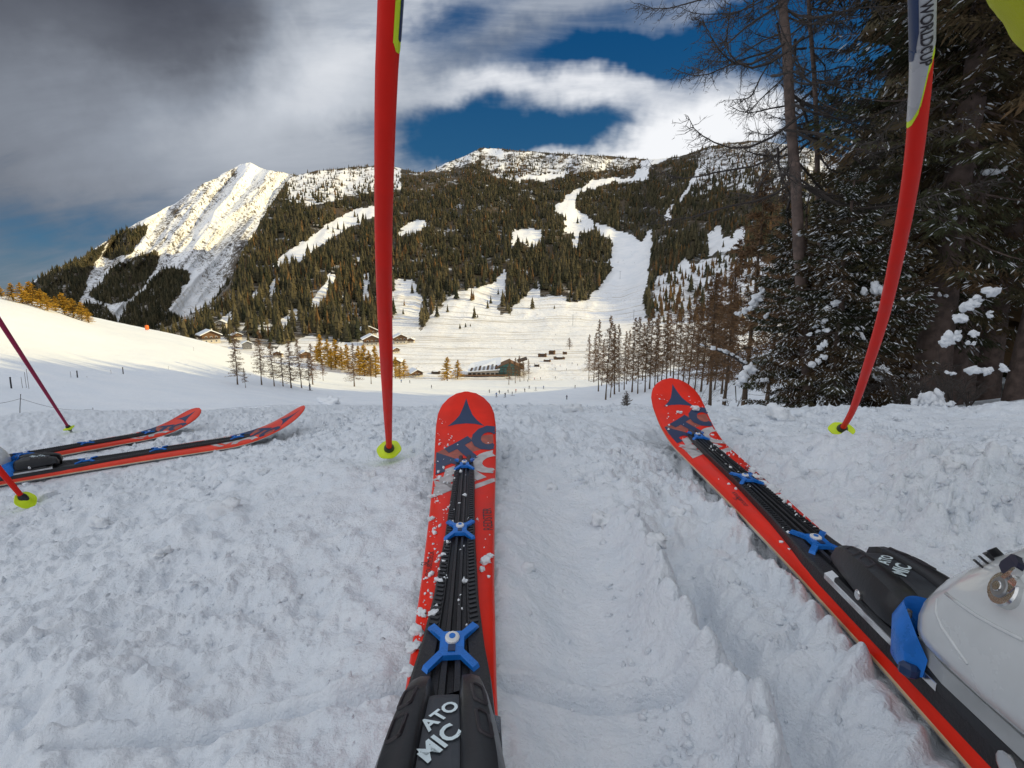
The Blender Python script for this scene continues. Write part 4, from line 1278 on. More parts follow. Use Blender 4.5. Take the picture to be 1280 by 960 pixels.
# the 300 that show largest are trees of their own
vis = (X > 245) & (X < 925) & ~((X > 466) & (X < 494)) & (row > 225)
order = np.argsort(-np.where(vis, pxh + 6*(g.random(len(X))-.5), 0))
def pick(sel, n): 
    ids = [i for i in order if sel[i]][:n]
    return np.array(ids)
ids_s = pick(~isl & (main_forest(X, row) > .9), 300); ids_l = pick(isl & (row > 310), 60)
indiv = np.zeros(len(X), bool); indiv[ids_s] = True; indiv[ids_l] = True
def far_tree(i, me, label, group, name, cat):
    o_ = link(name, me); o_.location = P[i] - np.array([0, 0, .5]); s_ = float(size[i]); o_.scale = (s_, s_, s_)
    o_.rotation_euler = (0, 0, float(g.random()*6.28)); tag(o_, label, cat, group); return o_
def where_label(i):
    x, y = X[i], row[i]
    up = 'higher' if y < 372 else 'lower'
    if x < 300: return up + ' slope spruce straight above the lone bare larch'
    if x < 345: return up + ' slope spruce above the left half of the bare larch row'
    if x < 395: return up + ' slope spruce above the right half of the bare larch row'
    if x < 440: return up + ' slope spruce above the golden larches near the chalets'
    if x < 480: return up + ' slope spruce just left of the upright red pole'
    if x < 545: return up + ' slope spruce just right of the upright red pole'
    if x < 600: return up + ' slope spruce above the churned sunlit meadow'
    if x < 645: return 'spruce in the forest tongue reaching down beside the churned meadow'
    if x < 690: return up + ' spruce in the left half of the forest block beside the wide piste'
    if x < 770: return up + ' spruce in the right half of the forest block beside the wide piste'
    if x < 830: return up + ' spruce in the dark strip right of the wide piste'
    return up + ' spruce on the shaded snowy spur behind the larch stand'
src_s = src_l = None
for n_, i in enumerate(ids_s):
    o_ = far_tree(i, LO_S if n_ % 3 else LO_S2, where_label(i), 'spruces of the mountain forest', 'spruce_tree', 'spruce tree')
    src_s = src_s or o_
for n_, i in enumerate(ids_l):
    o_ = far_tree(i, LO_L, ('brown larch among the slope spruces left of the upright red pole' if X[i] < 480 else 'brown larch among the slope spruces above the churned meadow' if X[i] < 640 else 'brown larch in the forest block left of the wide piste') if X[i] < 800 else 'brown larch on the snowy spur behind the larch stand', 'brown larches of the mountain forest', 'larch_tree', 'larch tree')
    src_l = src_l or o_
k = ~indiv & ~isl
gn_forest('mountain_spruce_forest', P[k] - [0, 0, .5], size[k], g.random(k.sum())*6.28, src_s)
k = ~indiv & isl
gn_forest('mountain_larch_forest', P[k] - [0, 0, .5], size[k]*.9, g.random(k.sum())*6.28, src_l)
X2, row2, r2, P2, g = scatter(300000, -60, 440, PEAK, peak_r, peak_forest, 440, 1/12., 941)
keep = row2 < 436
P2 = P2[keep]; s2_ = (18 + 6*g.standard_normal(len(P2))).clip(8, 30)
print('peak forest', len(P2))
gn_forest('peak_forest', P2 - [0, 0, .5], s2_, g.random(len(P2))*6.28, src_s)

# wood on the slope to the right (beyond the spruces at its edge)
g = np.random.default_rng(77)
n = 5200
a = R(36) + (R(140)-R(36))*g.random(n); rr = 19 + (230-19)*np.sqrt(g.random(n))
x, y = np.sin(a)*rr, np.cos(a)*rr
keep = (x > 12.5 + .06*y)
x, y, rr = x[keep], y[keep], rr[keep]
MIDS = spruce_mesh('mid_spruce', 1.0, .16, .12, 20, 7, 10, 55, .03, .3)
V = np.concatenate([np.array([v.co[:] for v in conifer_lo('t', 9, 9, 10, .17, M['needle']).vertices])])
wood_src = link('spruce_tree', conifer_lo('spruce', 9, 9, 10, .15, M['needle']))
wood_src.scale = (17, 17, 17); wood_src.location = (26, 30, ground(26, 30)-.5)
tag(wood_src, 'spruce at the edge of the dark wood behind the right-hand trees', 'spruce tree')
sz = 17 + 4*g.standard_normal(len(x))
gn_forest('dark_wood', np.stack([x, y, zbase(x, y) - .5], -1), sz.clip(9, 26), g.random(len(x))*6.28, wood_src)

# ------------------------------------------------------------------ skis, bindings, boots
from mathutils.bvhtree import BVHTree
def ski_th(s): return np.interp(s, [-.95, -.3, .2, .5, .62, .735], [.010, .0165, .0165, .012, .008, .006])
def ski_top(s): return float(ski_rise(s) + ski_th(s))

def text_mesh(txt, size, bold=.02, shear=0.0, spacing=1.0):
    cu = bpy.data.curves.new('lettering', 'FONT'); cu.body = txt; cu.size = size; cu.offset = bold*size
    cu.shear = shear; cu.align_x = 'CENTER'; cu.align_y = 'CENTER'; cu.resolution_u = 3; cu.space_character = spacing
    ob = bpy.data.objects.new('lettering', cu); COL.objects.link(ob)
    dg = bpy.context.evaluated_depsgraph_get(); me = bpy.data.meshes.new_from_object(ob.evaluated_get(dg))
    bpy.data.objects.remove(ob); bpy.data.curves.remove(cu)
    return me

def decal(me, fun, name, m, parent, maxlen=.01, clip=None, depth=.0004):
    """flat artwork laid on a curved surface through fun(x, y) -> point"""
    bm = bmesh.new(); bm.from_mesh(me)
    bmesh.ops.triangulate(bm, faces=bm.faces)
    for _ in range(6):
        ed = [e_ for e_ in bm.edges if e_.calc_length() > maxlen]
        if not ed: break
        bmesh.ops.subdivide_edges(bm, edges=ed, cuts=1)
        bmesh.ops.triangulate(bm, faces=bm.faces)
    for v in bm.verts: v.co = fun(v.co.x, v.co.y)
    if clip: 
        bad = [f for f in bm.faces if not clip(f.calc_center_median())]
        bmesh.ops.delete(bm, geom=bad, context='FACES')
    bmesh.ops.recalc_face_normals(bm, faces=bm.faces)
    for f in bm.faces: f.smooth = False
    if not bm.faces: bm.free(); return None
    m2 = bpy.data.meshes.new(name); bm.to_mesh(m2); bm.free()
    return link(name, m2, parent, m)

def poly_mesh(pts):
    me = bpy.data.meshes.new('art'); me.from_pydata([(p[0], p[1], 0) for p in pts], [], [tuple(range(len(pts)))]); return me

def on_top(lift=.0005):
    def f(x, y): return Vector((x, y, ski_top(y) + lift))
    return f

def make_ski(Mx, label, red, group, detail=True, side='left', text2=True):
    e = empty('ski', (0, 0, 0)); e.matrix_world = Mx
    tag(e, label, 'ski', group)
    S = np.concatenate([np.linspace(-.95, .4, 28), np.linspace(.43, .66, 16), [.675, .69, .70, .708, .715, .721, .726, .729, .7305]])
    top = MB(); wall = MB(); bot = MB()
    rt, rw, rb = [], [], []
    for s in S:
        w = max(float(ski_half(s)), .0015); r_ = float(ski_rise(s)); t = float(ski_th(s)); c_ = min(.003, w*.3)
        rt.append([(-w + .0002, s, r_ + t*.30), (-w + .0006, s, r_ + t*.70), (-w + c_, s, r_ + t), (-w*.5, s, r_+t+.0002), (0, s, r_ + t+.0002), (w*.5, s, r_+t+.0002), (w - c_, s, r_ + t), (w - .0006, s, r_ + t*.70), (w - .0002, s, r_ + t*.30)])
        rw.append([(w - .0002, s, r_ + t*.30), (w, s, r_ + t*.28), (w, s, r_ + .0020), (w - .0004, s, r_ + .002), (w - .0004, s, r_)])
        rb.append([(-w + .0004, s, r_), (w - .0004, s, r_)])
    top.loft(rt, False, False)
    wall.loft(rw, False, False, mifun=lambda i, j: 0 if j < 3 else 1)
    wall.loft([[(-p[0], p[1], p[2]) for p in r_][::-1] for r_ in rw], False, False, mifun=lambda i, j: 1 if j < 1 else 0)
    bot.loft(rb, False, False)
    top.build('topsheet', red, e, True)
    wall.build('sidewall', [M['edge'], M['steel']], e, False)
    bot.build('base', M['base'], e)
    hw = lambda s: float(ski_half(s)) - .004
    inside = lambda c: abs(c.x) < hw(c.y) and c.y < .725
    # emblem: three-pointed star with hollow sides
    em = [(0, .712), (.006, .690), (.013, .668), (.022, .653), (.036, .636), (.018, .642), (0, .644), (-.018, .642), (-.036, .636), (-.022, .653), (-.013, .668), (-.006, .690)]
    decal(poly_mesh(em), on_top(.0006), 'emblem', M['navy'], e, .008, inside)
    # broad slanted bands behind the lettering
    def band(pts, m, lift=.0004, name='printed_band'):
        decal(poly_mesh(pts), on_top(lift), name, m, e, .012, inside)
    band([(-.06, .475), (-.06, .545), (.0, .600), (.06, .612), (.06, .575), (0, .545)], M['print_dull'])
    def slant(ang, u0, s0, flip=False):
        ca, sa = math.cos(ang), math.sin(ang)
        def f(x, y):
            u = u0 + x*ca - y*sa; s = s0 + x*sa + y*ca
            return Vector((u, s, ski_top(s) + .0009))
        return f
    decal(text_mesh('ATO', .084, .062, .25), slant(R(44), .002, .552), 'lettering', M['navy'], e, .012, inside)
    decal(text_mesh('MIC', .094, .062, .25), slant(R(44), .004, .462), 'lettering', M['print_grey'], e, .012, inside)
    band([(-.055, .352), (-.055, .392), (-.012, .425), (-.012, .398)], M['print_grey'], .0006)
    band([(-.055, .402), (-.055, .412), (-.012, .448), (-.012, .437)], M['print_grey'], .0006)
    band([(.018, .415), (.06, .455), (.06, .436), (.018, .395)], M['print_grey'], .0006)
    if detail:
        def vert(u0, s0, sgn):
            def f(x, y): return Vector((u0 - sgn*y, s0 + sgn*x, ski_top(s0) + .0007))
            return f
        decal(text_mesh('REDSTER', .017, .0, 0), vert(.035, .285, 1), 'lettering', M['ink'], e, .02)
        decal(text_mesh('DOUBLEDECK', .008, .0, 0), vert(-.031, .175, 1), 'lettering', M['ink'], e, .02)
        decal(text_mesh('SL', .012, .0, 0), vert(-.036, .175, 1), 'lettering', M['ink'], e, .02)
    # binding plate
    SP = [.525, .518, .505, .48, .45, .23, .10, .035, -.005, -.045, -.12, -.30, -.60, -.62]
    WP = [.009, .0125, .0150, .0165, .0170, .0185, .0220, .0265, .0310, .0330, .0335, .0335, .0320, .028]
    HP = [.003, .006, .0075, .008, .0085, .009, .0095, .010, .011, .013, .015, .016, .014, .004]
    rings = []
    for s, w, h in zip(SP, WP, HP):
        b = ski_top(s); g_ = h*.35
        prof = [(-w, 0), (-w*.95, h*.9), (-w*.88, h), (-w*.48, h), (-w*.44, h-g_), (-w*.28, h-g_), (-w*.24, h), (-w*.10, h), (-w*.07, h-g_*1.4), (w*.07, h-g_*1.4), (w*.10, h), (w*.24, h), (w*.28, h-g_), (w*.44, h-g_), (w*.48, h), (w*.88, h), (w*.95, h*.9), (w, 0)]
        rings.append([(x_, s, b + h_ - .0004) for x_, h_ in prof])
    pl = MB(); pl.loft(rings, True, True)
    plate = pl.build('binding_plate', M['plate'], e)
    rb_ = MB()
    for k in range(58):                       # moulded treads along both flanks of the plate
        s = .46 - k*.0072
        w = float(np.interp(s, SP[::-1], WP[::-1])); h = float(np.interp(s, SP[::-1], HP[::-1]))
        for sg in (-1, 1): rb_.box((sg*w*.69, s, ski_top(s) + h), (w*.30, .0034, .0018), (0, 0, sg*.35))
    tr = rb_.build('tread', M['black'], plate); tr['kind'] = 'stuff'
    if detail:
        pr = MB()
        for sg in (-1, 1): pr.box((sg*.007, .505, ski_top(.505) + .0085), (.007, .036, .006), None, 0, .002)
        pr.build('plate_tip', M['black'], plate)
    # blue X-shaped clips
    X_ = [(-1, .82), (-.78, 1), (-.36, .52), (.36, .52), (.78, 1), (1, .82), (.46, .26), (.46, -.28), (1, -.82), (.80, -1), (.32, -.52), (-.32, -.52), (-.80, -1), (-1, -.82), (-.46, -.28), (-.46, .26)]
    for s0, a, b in ((.484, .0175, .024), (.234, .0185, .027), (.024, .0220, .029)):
        hp = float(np.interp(s0, SP[::-1], HP[::-1]))
        base = [(x_*a, s0 + y_*b, ski_top(s0 + y_*b) + hp + .0002) for x_, y_ in X_]
        topr = [(x_*a*.95, s0 + y_*b*.95, ski_top(s0 + y_*b) + hp + .0042 - .0012*(abs(x_) > .6)) for x_, y_ in X_]
        q = MB(); q.loft([base, topr], True, True)
        cl = q.build('clip', M['blue'], e)
        q = MB(); ring = lambda r_, z_: [(r_*math.cos(t)*.9, s0 + b*.18 + r_*math.sin(t)*1.1, ski_top(s0) + hp + z_) for t in np.linspace(0, 2*PI, 13)[:-1]]
        q.loft([ring(a*.30, .0035), ring(a*.30, .0058), ring(a*.24, .0066)], True, True)
        q.build('screw', M['white'], cl, False)
        q = MB(); q.loft([ring(a*.13, .0060), ring(a*.13, .0071)], True, True); q.build('screw_slot', M['blue'], cl)
        q = MB(); q.box((0, s0 - b*.22, ski_top(s0) + hp + .0044), (a*.26, b*.26, .0012)); q.build('slot', M['navy'], cl)
    # toe piece
    tp = toe_piece(e, detail)
    # long dark rail under the boot, bright track and side screw
    q = MB()
    for sg in (-1, 1):
        q.box((sg*.0305, -.33, ski_top(-.3) + .018), (.008, .52, .012), None, 0, .002)
    q.build('side_rail', M['black'], e)
    for sg in (-1, 1):
        q = MB(); q.loft([[(sg*.0275, s - .028, ski_top(s) + .013), (sg*.0350, s - .028, ski_top(s) + .013), (sg*.0352, s - .028, ski_top(s) + .0185), (sg*.0280, s - .028, ski_top(s) + .0215)] for s in (-.028, -.033, -.168, -.175)], True, True)
        q.build('bright_rail', M['metal'], e)
        q = MB(); q.loft([[(sg*(.0355 + d_), -.262 + r_*math.cos(t), ski_top(-.24) + .014 + r_*math.sin(t)) for t in np.linspace(0, 2*PI, 13)[:-1]] for d_, r_ in ((-.002, .0075), (.0015, .0075), (.002, .006))], True, True)
        q.build('side_screw', M['metal'], e)
    return e

def catmull(P, n):
    P = [Vector(p) for p in P]; P = [P[0]*2 - P[1]] + P + [P[-1]*2 - P[-2]]; out = []
    for i in range(1, len(P)-2):
        for k in range(n):
            t = k/n; a, b, c, d = P[i-1], P[i], P[i+1], P[i+2]
            out.append(.5*((2*b) + (c-a)*t + (2*a-5*b+4*c-d)*t*t + (3*b-a-3*c+d)*t**3))
    out.append(P[-2]); return out
def toe_piece(par, detail):
    root = empty('toe_piece'); root.parent = par; root.location = (0, -.046, 0); root.scale = (.95, .84, 1)
    B = ski_top(-.05) + .010
    SS = [.004, .0, -.012, -.03, -.055, -.085, -.11, -.124, -.131]
    W = [.0235, .0265, .0285, .0310, .0345, .0375, .0385, .0365, .031]
    H = [.020, .033, .0385, .0425, .0455, .0470, .0465, .043, .034]
    def prof(w, h, s):
        gap = .34; d = .0055 if s < -.022 else .017
        d = min(d, h*.8)
        lo = min(.016, h*.55)
        half = [(w*.70, lo), (w*.97, lo + .001), (w, h*.66), (w*.86, h*.93), (w*.66, h*1.0), (w*(gap+.07), h*.985), (w*gap, h - d*.5), (w*(gap-.02), h - d)]
        return [(-x_, z_) for x_, z_ in half] + [(x_, z_) for x_, z_ in half[::-1]]
    rings = [[(x_, s, B + z_) for x_, z_ in prof(w, h, s)] for s, w, h in zip(SS, W, H)]
    q = MB(); q.loft(rings, True, True)
    ho = q.build('toe_housing', M['black'], root, True, 38)
    surf = lambda s: float(np.interp(s, SS[::-1], H[::-1]))
    wid = lambda s: float(np.interp(s, SS[::-1], W[::-1]))
    # sunken slate panel carrying the letters
    q = MB(); rr = []
    for s in (-.026, -.03, -.055, -.085, -.11, -.124):
        w = wid(s)*.315; h = B + surf(s) - .0055
        rr.append([(-w, s, h - .003), (-w, s, h + .0006), (-w*.6, s, h+.0012), (w*.6, s, h+.0012), (w, s, h + .0006), (w, s, h - .003)])
    q.loft(rr, True, True); q.build('panel', M['channel'], root, False)
    def f(ang, u0, s0):
        ca, sa = math.cos(ang), math.sin(ang)
        def fn(x, y):
            u = u0 + x*ca - y*sa; s = s0 + x*sa + y*ca
            return Vector((u, s, B + surf(s) - .0055 + .0022))
        return fn
    ok = lambda c: abs(c.x) < wid(c.y)*.31 and -.122 < c.y
    decal(text_mesh('ATO', .0138, .03, .12, 1.0), f(R(52), -.001, -.050), 'lettering', M['letter'], root, .006, ok)
    decal(text_mesh('MIC', .0172, .03, .12, 1.0), f(R(50), -.0005, -.074), 'lettering', M['letter'], root, .006, ok)
    # slots moulded into both wings
    bv = BVHTree.FromObject(ho, bpy.context.evaluated_depsgraph_get())
    for sg in (-1, 1):
        for s0 in (-.032, -.062):
            pts = []
            for t in np.linspace(0, 2*PI, 21):
                u = sg*wid(s0)*.72 + .0036*math.cos(t) + sg*.10*(-s0 + .0)*0 - sg*.0030*math.sin(t); s = s0 + .0105*math.sin(t)
                s = s0 + (.0075*np.sign(math.sin(t)) if abs(math.sin(t)) > .35 else .0075*math.sin(t)/.35) + .0030*math.sin(t)
                h_ = bv.ray_cast(Vector((u, s, .2)), Vector((0, 0, -1)))[0]
                if h_ is not None: pts.append(h_)
            if len(pts) > 6:
                q = MB(); q.tube(pts, .0013, 6, 0, False); q.build('slot', M['ink'], root)
    # dark yoke in the front opening
    q = MB(); q.box((0, -.010, B + .006), (.020, .012, .012), None, 0, .002); q.box((0, -.020, B + .010), (.018, .004, .016), None, 0, .001)
    q.build('yoke', M['plate'], root)
    # round adjusting screw on the flank
    for sg in (-1, 1):
        q = MB(); q.loft([[(sg*(.034 + d_), -.078 + r_*math.cos(t), B + .020 + r_*math.sin(t)) for t in np.linspace(0, 2*PI, 11)[:-1]] for d_, r_ in ((0, .0048), (.0052, .0048), (.0060, .0036))], True, True)
        q.build('adjusting_screw', M['metal'], root)
    # lower body and blue jaws gripping the boot
    q = MB(); q.box((0, -.072, B + .006), (.036, .11, .022), None, 0, .004); q.box((0, -.075, B - .001), (.050, .12, .007), None, 0, .002); q.loft([[(-.020, s, B), (-.020, s, B + h_), (.020, s, B + h_), (.020, s, B)] for s, h_ in ((-.12, .03), (-.142, .026))], True, True)
    q.build('toe_body', M['black'], root)
    for sg in (-1, 1):
        q = MB()
        path = [(.006, -.126, .026), (.022, -.128, .029), (.035, -.137, .030), (.0400, -.152, .027), (.0415, -.168, .019)]
        path = [tuple(v) for v in catmull([Vector(v_) for v_ in path], 5)]
        q.loft([[(sg*(u - .004), s - .005, B + .004 + (.004 if i < 8 else 0)), (sg*(u + .004), s + .003, B + .002), (sg*(u + .0055), s + .005, B + .002 + h_), (sg*(u + .001), s, B + .010 + h_*1.25), (sg*(u - .005), s - .006, B + h_)] for i, (u, s, h_) in enumerate(path)], True, True)
        q.build('jaw', M['blue'], root, True, 50)
        q = MB(); q.loft([[(sg*.036 + r_*math.cos(t), -.142 + r_*math.sin(t), B + .0400 + d_) for t in np.linspace(0, 2*PI, 11)[:-1]] for d_, r_ in ((-.004, .004), (.0012, .004))], True, True)
        q.build('pivot', M['metal'], root)
        q = MB(); q.box((sg*.043, -.166, B + .006), (.012, .014, .011), (0, 0, -sg*.5), 0, .004); q.build('roller', M['navy'], root)
    return root

SK = 'skis of the photographer'
skA = make_ski(SKI_A, 'red ski pointing straight ahead with black and blue binding plate', M['red'], 'red racing skis')
skB = make_ski(SKI_B, 'red ski on the right running under the white boot', M['red'], 'red racing skis')
skC = make_ski(SKI_C, 'nearer of the two orange-red skis lying at the left', M['orange'], 'red racing skis', False)
skD = make_ski(SKI_D, 'farther of the two orange-red skis lying at the left', M['orange'], 'red racing skis', False)

def make_boot(Mx, label, blue_toe=False):
    e = empty('ski_boot'); e.matrix_world = Mx @ Matrix.Translation((0, -.008, 0)); tag(e, label, 'ski boot', 'ski boots')
    B = SKI_TOP
    def ring(s, hw, z0, z1, p=.55, n=28, lean=0):
        mid, hh = (z0+z1)/2, (z1-z0)/2; out = []
        for k in range(n):
            t = 2*PI*k/n; c, d = math.cos(t), math.sin(t)
            taper = 1 - .22*max(0, d)
            out.append((hw*np.sign(c)*abs(c)**p*taper, s + lean*(d), B + mid + hh*np.sign(d)*abs(d)**(p+.1)))
        return out
    q = MB()
    secs = [(-.1660, .012, .040, .052), (-.1675, .024, .036, .064), (-.171, .034, .034, .075), (-.178, .041, .034, .089), (-.19, .0465, .034, .106), (-.21, .0500, .034, .128), (-.235, .052, .034, .150), (-.265, .052, .034, .174), (-.30, .050, .034, .20), (-.34, .047, .034, .215), (-.39, .043, .034, .21), (-.43, .038, .034, .19), (-.45, .022, .04, .15)]
    q.loft([ring(*a_) for a_ in secs], True, True)
    sh = q.build('boot_shell', M['boot'], e, True, 60)
    q = MB(); q.loft([[(-w, s, B + .024), (w, s, B + .024), (w, s, B + .037), (-w, s, B + .037)] for s, w in ((-.160, .020), (-.168, .031), (-.20, .036), (-.30, .033), (-.42, .033), (-.455, .022))], True, True)
    q.build('boot_sole', M['boot_grey'], e)
    q = MB()
    cs = []
    for h_, s0, a_, b_ in ((.13, -.365, .052, .085), (.20, -.362, .056, .078), (.28, -.345, .060, .080), (.34, -.33, .064, .086)):
        cs.append([(a_*np.sign(math.cos(t))*abs(math.cos(t))**.8, s0 + b_*np.sign(math.sin(t))*abs(math.sin(t))**.8, B + h_ + .05*math.sin(t)*0) for t in np.linspace(0, 2*PI, 25)[:-1]])
    q.loft(cs, True, True); q.build('cuff', M['boot'], e, True, 60)
    q = MB(); q.tube([(0, -.33, B + .30), (0, -.325, B + .345), (0, -.32, B + .375)], [.050, .056, .050], 20); q.build('liner', M['strap'], e, True)
    return e, sh
boot, shell = make_boot(SKI_B, 'white ski boot with a silver buckle in the binding of the right ski')
bpy.context.view_layer.update()
def shoot(ob, px, py):
    """point and normal where the line of sight meets an object (object space)"""
    mi = ob.matrix_world.inverted(); d = Vector([float(v) for v in rays(px, py)])
    o_ = mi @ Vector((0, 0, CZ)); dd = (mi.to_3x3() @ d).normalized()
    bv = BVHTree.FromObject(ob, bpy.context.evaluated_depsgraph_get())
    loc, nor, _, _ = bv.ray_cast(o_, dd)
    return loc, nor
def strip_on(ob, pix, r_, name, m, par, lift=.002, sides=6, flat=1.0):
    pts = []
    for px, py in pix:
        l_, n_ = shoot(ob, px, py)
        if l_ is not None: pts.append(l_ + n_*lift)
    if len(pts) < 2: return None
    q = MB(); q.tube(pts, r_ if not hasattr(r_, '__len__') else r_[:len(pts)], sides)
    return q.build(name, m, par, True)
strip_on(shell, [(1183, 742), (1200, 755), (1222, 770), (1245, 783), (1265, 793), (1279, 800)], .0012, 'seam', M['boot'], boot, .0002)
strip_on(shell, [(1172, 748), (1170, 765), (1178, 785), (1192, 805), (1210, 830)], .0012, 'seam', M['boot'], boot, .0000)
def slab_on(ob, pa, pb, w, th, name, m, par, lift=0.0):
    """flat strap laid from one seen point of a surface to another"""
    a, na = shoot(ob, *pa); b, nb = shoot(ob, *pb)
    if a is None or b is None: return None
    pts = []
    bv = BVHTree.FromObject(ob, bpy.context.evaluated_depsgraph_get())
    rings = []
    d = (b-a).normalized()
    for t in np.linspace(0, 1, 7):
        q_ = a.lerp(b, float(t)); n0 = na.lerp(nb, float(t)).normalized()
        near, n_, _, _ = bv.find_nearest(q_); s_ = n_.cross(d).normalized(); ww = w*(1 if 0 < t < 1 else .6)
        c = near + n_*lift
        rings.append([c - s_*ww - n_*.001, c + s_*ww - n_*.001, c + s_*ww*.9 + n_*th, c - s_*ww*.9 + n_*th])
    q = MB(); q.loft(rings, True, True); return q.build(name, m, par)
slab_on(shell, (1221, 712), (1252, 692), .0042, .003, 'ladder_strap', M['strap'], boot)
slab_on(shell, (1258, 716), (1279, 702), .0062, .0035, 'ladder_strap', M['strap'], boot)
for k_ in range(4):
    t_ = .15 + .22*k_
    slab_on(shell, (1221 + 31*t_, 712 - 20*t_), (1221 + 31*(t_+.08), 712 - 20*(t_+.08)), .0034, .0048, 'ladder_rung', M['black'], boot)
def disc_on(ob, px, py, r_, h0, h1, name, m, par, sides=18, rim=0.0):
    l_, n_ = shoot(ob, px, py)
    if l_ is None: return None
    rot = n_.to_track_quat('Z', 'Y').to_matrix()
    q = MB(); q.loft([[l_ + rot @ Vector((rr*math.cos(t), rr*math.sin(t), z_)) for t in np.linspace(0, 2*PI, sides+1)[:-1]] for rr, z_ in ((r_, h0), (r_, h1 - rim), (r_ - rim, h1))], True, True)
    return q.build(name, m, par, True, 30)
bk = disc_on(shell, 1259, 738, .0105, -.002, .0034, 'buckle', M['metal'], boot, 22, .001)
disc_on(shell, 1258, 737, .0062, .003, .0046, 'buckle_rivet', M['grey_metal'], boot, 16, .0008)
disc_on(shell, 1258, 737, .0032, .0044, .0056, 'buckle_rivet', M['metal'], boot, 10, .0004)
slab_on(shell, (1262, 727), (1279, 716), .0016, .0045, 'buckle_lever', M['metal'], boot)
slab_on(shell, (1264, 742), (1279, 728), .0030, .0040, 'buckle_lever', M['metal'], boot)
boot2, shell2 = make_boot(SKI_C, 'pale blue-tinged ski boot cut off by the left edge')

# ------------------------------------------------------------------ ski poles
def unproj(px, py, y):
    dx, dy, dz = [float(v) for v in rays(px, py)]
    return Vector((dx/dy*y, y, CZ + dz/dy*y))
def bent_pole(p0, p1, pix):
    """straight chord from basket to top, bowed so that it passes through the seen points"""
    out = []
    for px, py in pix:
        lo, hi = 0.0, 1.3
        for _ in range(40):
            m_ = (lo+hi)/2; q = p0.lerp(p1, m_)
            if project(q)[1] > py: lo = m_
            else: hi = m_
        q = p0.lerp(p1, (lo+hi)/2)
        out.append(unproj(px, py, q.y))
    return out
def make_pole(pts, rad, label, group, basket_rad=.030, tilt=None, extra=.35, m=None, bm_=None):
    pts = [Vector(p) for p in pts]
    d = (pts[-1]-pts[-2]).normalized()
    # above the picture the shaft goes on to the grip
    e = empty('ski_pole', pts[0]); tag(e, label, 'ski pole', group)
    o_ = pts[0].copy()
    C_ = catmull([p - o_ for p in pts] + [pts[-1] - o_ + d*extra], 10)
    L = [0]
    for a, b in zip(C_, C_[1:]): L.append(L[-1] + (b-a).length)
    rr = np.interp(np.array(L)/L[-1], np.linspace(0, 1, len(rad)), rad)
    q = MB(); q.tube(C_, list(rr), 20); q.build('shaft', m or M['pole_red'], e, True, 50)
    q = MB(); g0 = C_[-1]; q.tube([g0 - d*.13, g0 - d*.12, g0 - d*.02, g0, g0 + d*.012], [.012, .016, .0165, .018, .010], 12); q.build('grip', M['black'], e, True)
    ax = (C_[1]-C_[0]).normalized()
    n_ = tilt or ax
    rot = n_.to_track_quat('Z', 'Y').to_matrix()
    q = MB(); nn = 28
    prof = [(.006, -.010), (basket_rad*.55, -.006), (basket_rad*.95, .000), (basket_rad, .002), (basket_rad*.97, .0042), (basket_rad*.6, .0048), (.009, .010)]
    q.loft([[rot @ Vector((r_*(1 + (.03*math.cos(6*t) if r_ > .02 else 0))*math.cos(t), r_*(1 + (.03*math.cos(6*t) if r_ > .02 else 0))*math.sin(t), z_)) for t in np.linspace(0, 2*PI, nn+1)[:-1]] for r_, z_ in prof], True, True)
    q.build('basket', M['neon'], e, True, 40)
    q = MB(); q.tube([ax*-.012, ax*.000, ax*.014, ax*.022], [.009, .0115, .0108, .0075], 16); q.build('collar', M['black'], e, True, 40)
    q = MB(); q.tube([ax*-.055, ax*-.045, ax*-.010], [.001, .0045, .006], 10); q.build('tip', M['grey_metal'], e, True)
    return e, C_, rr
b0 = unproj(487, 577, .90); b0 = hit(487, 575); b0.z += .022
t0 = unproj(488, 0, .42)
pix = [(487, 577), (485, 520), (483, 450), (480.5, 370), (479.5, 290), (480.5, 200), (483, 100), (488, 0)]
pts = bent_pole(b0, t0, pix); pts[0] = b0
GP = 'racing ski poles'
pA, CA, RA = make_pole(pts, [.0058, .0080, .0098, .0100, .0095, .0092, .0090, .0090], 'upright red ski pole with yellow basket standing left of the middle ski', GP, .026, Vector((0, -.6, 1)).normalized())
b1_ = hit(1050, 552); b1_.z += .026
t1_ = unproj(1153, -2, .44)
pix = [(1050, 553), (1066, 512), (1084, 460), (1104, 395), (1123, 310), (1139, 220), (1149, 130), (1153, 60), (1153, -2)]
pts = bent_pole(b1_, t1_, pix); pts[0] = b1_
pB, CB, RB = make_pole(pts, [.0055, .0068, .0078, .0080, .0080, .0081, .0083, .0084], 'curved red ski pole with silver WORLDCUP section on the right', GP, .026, Vector((-.2, -.4, 1)).normalized())

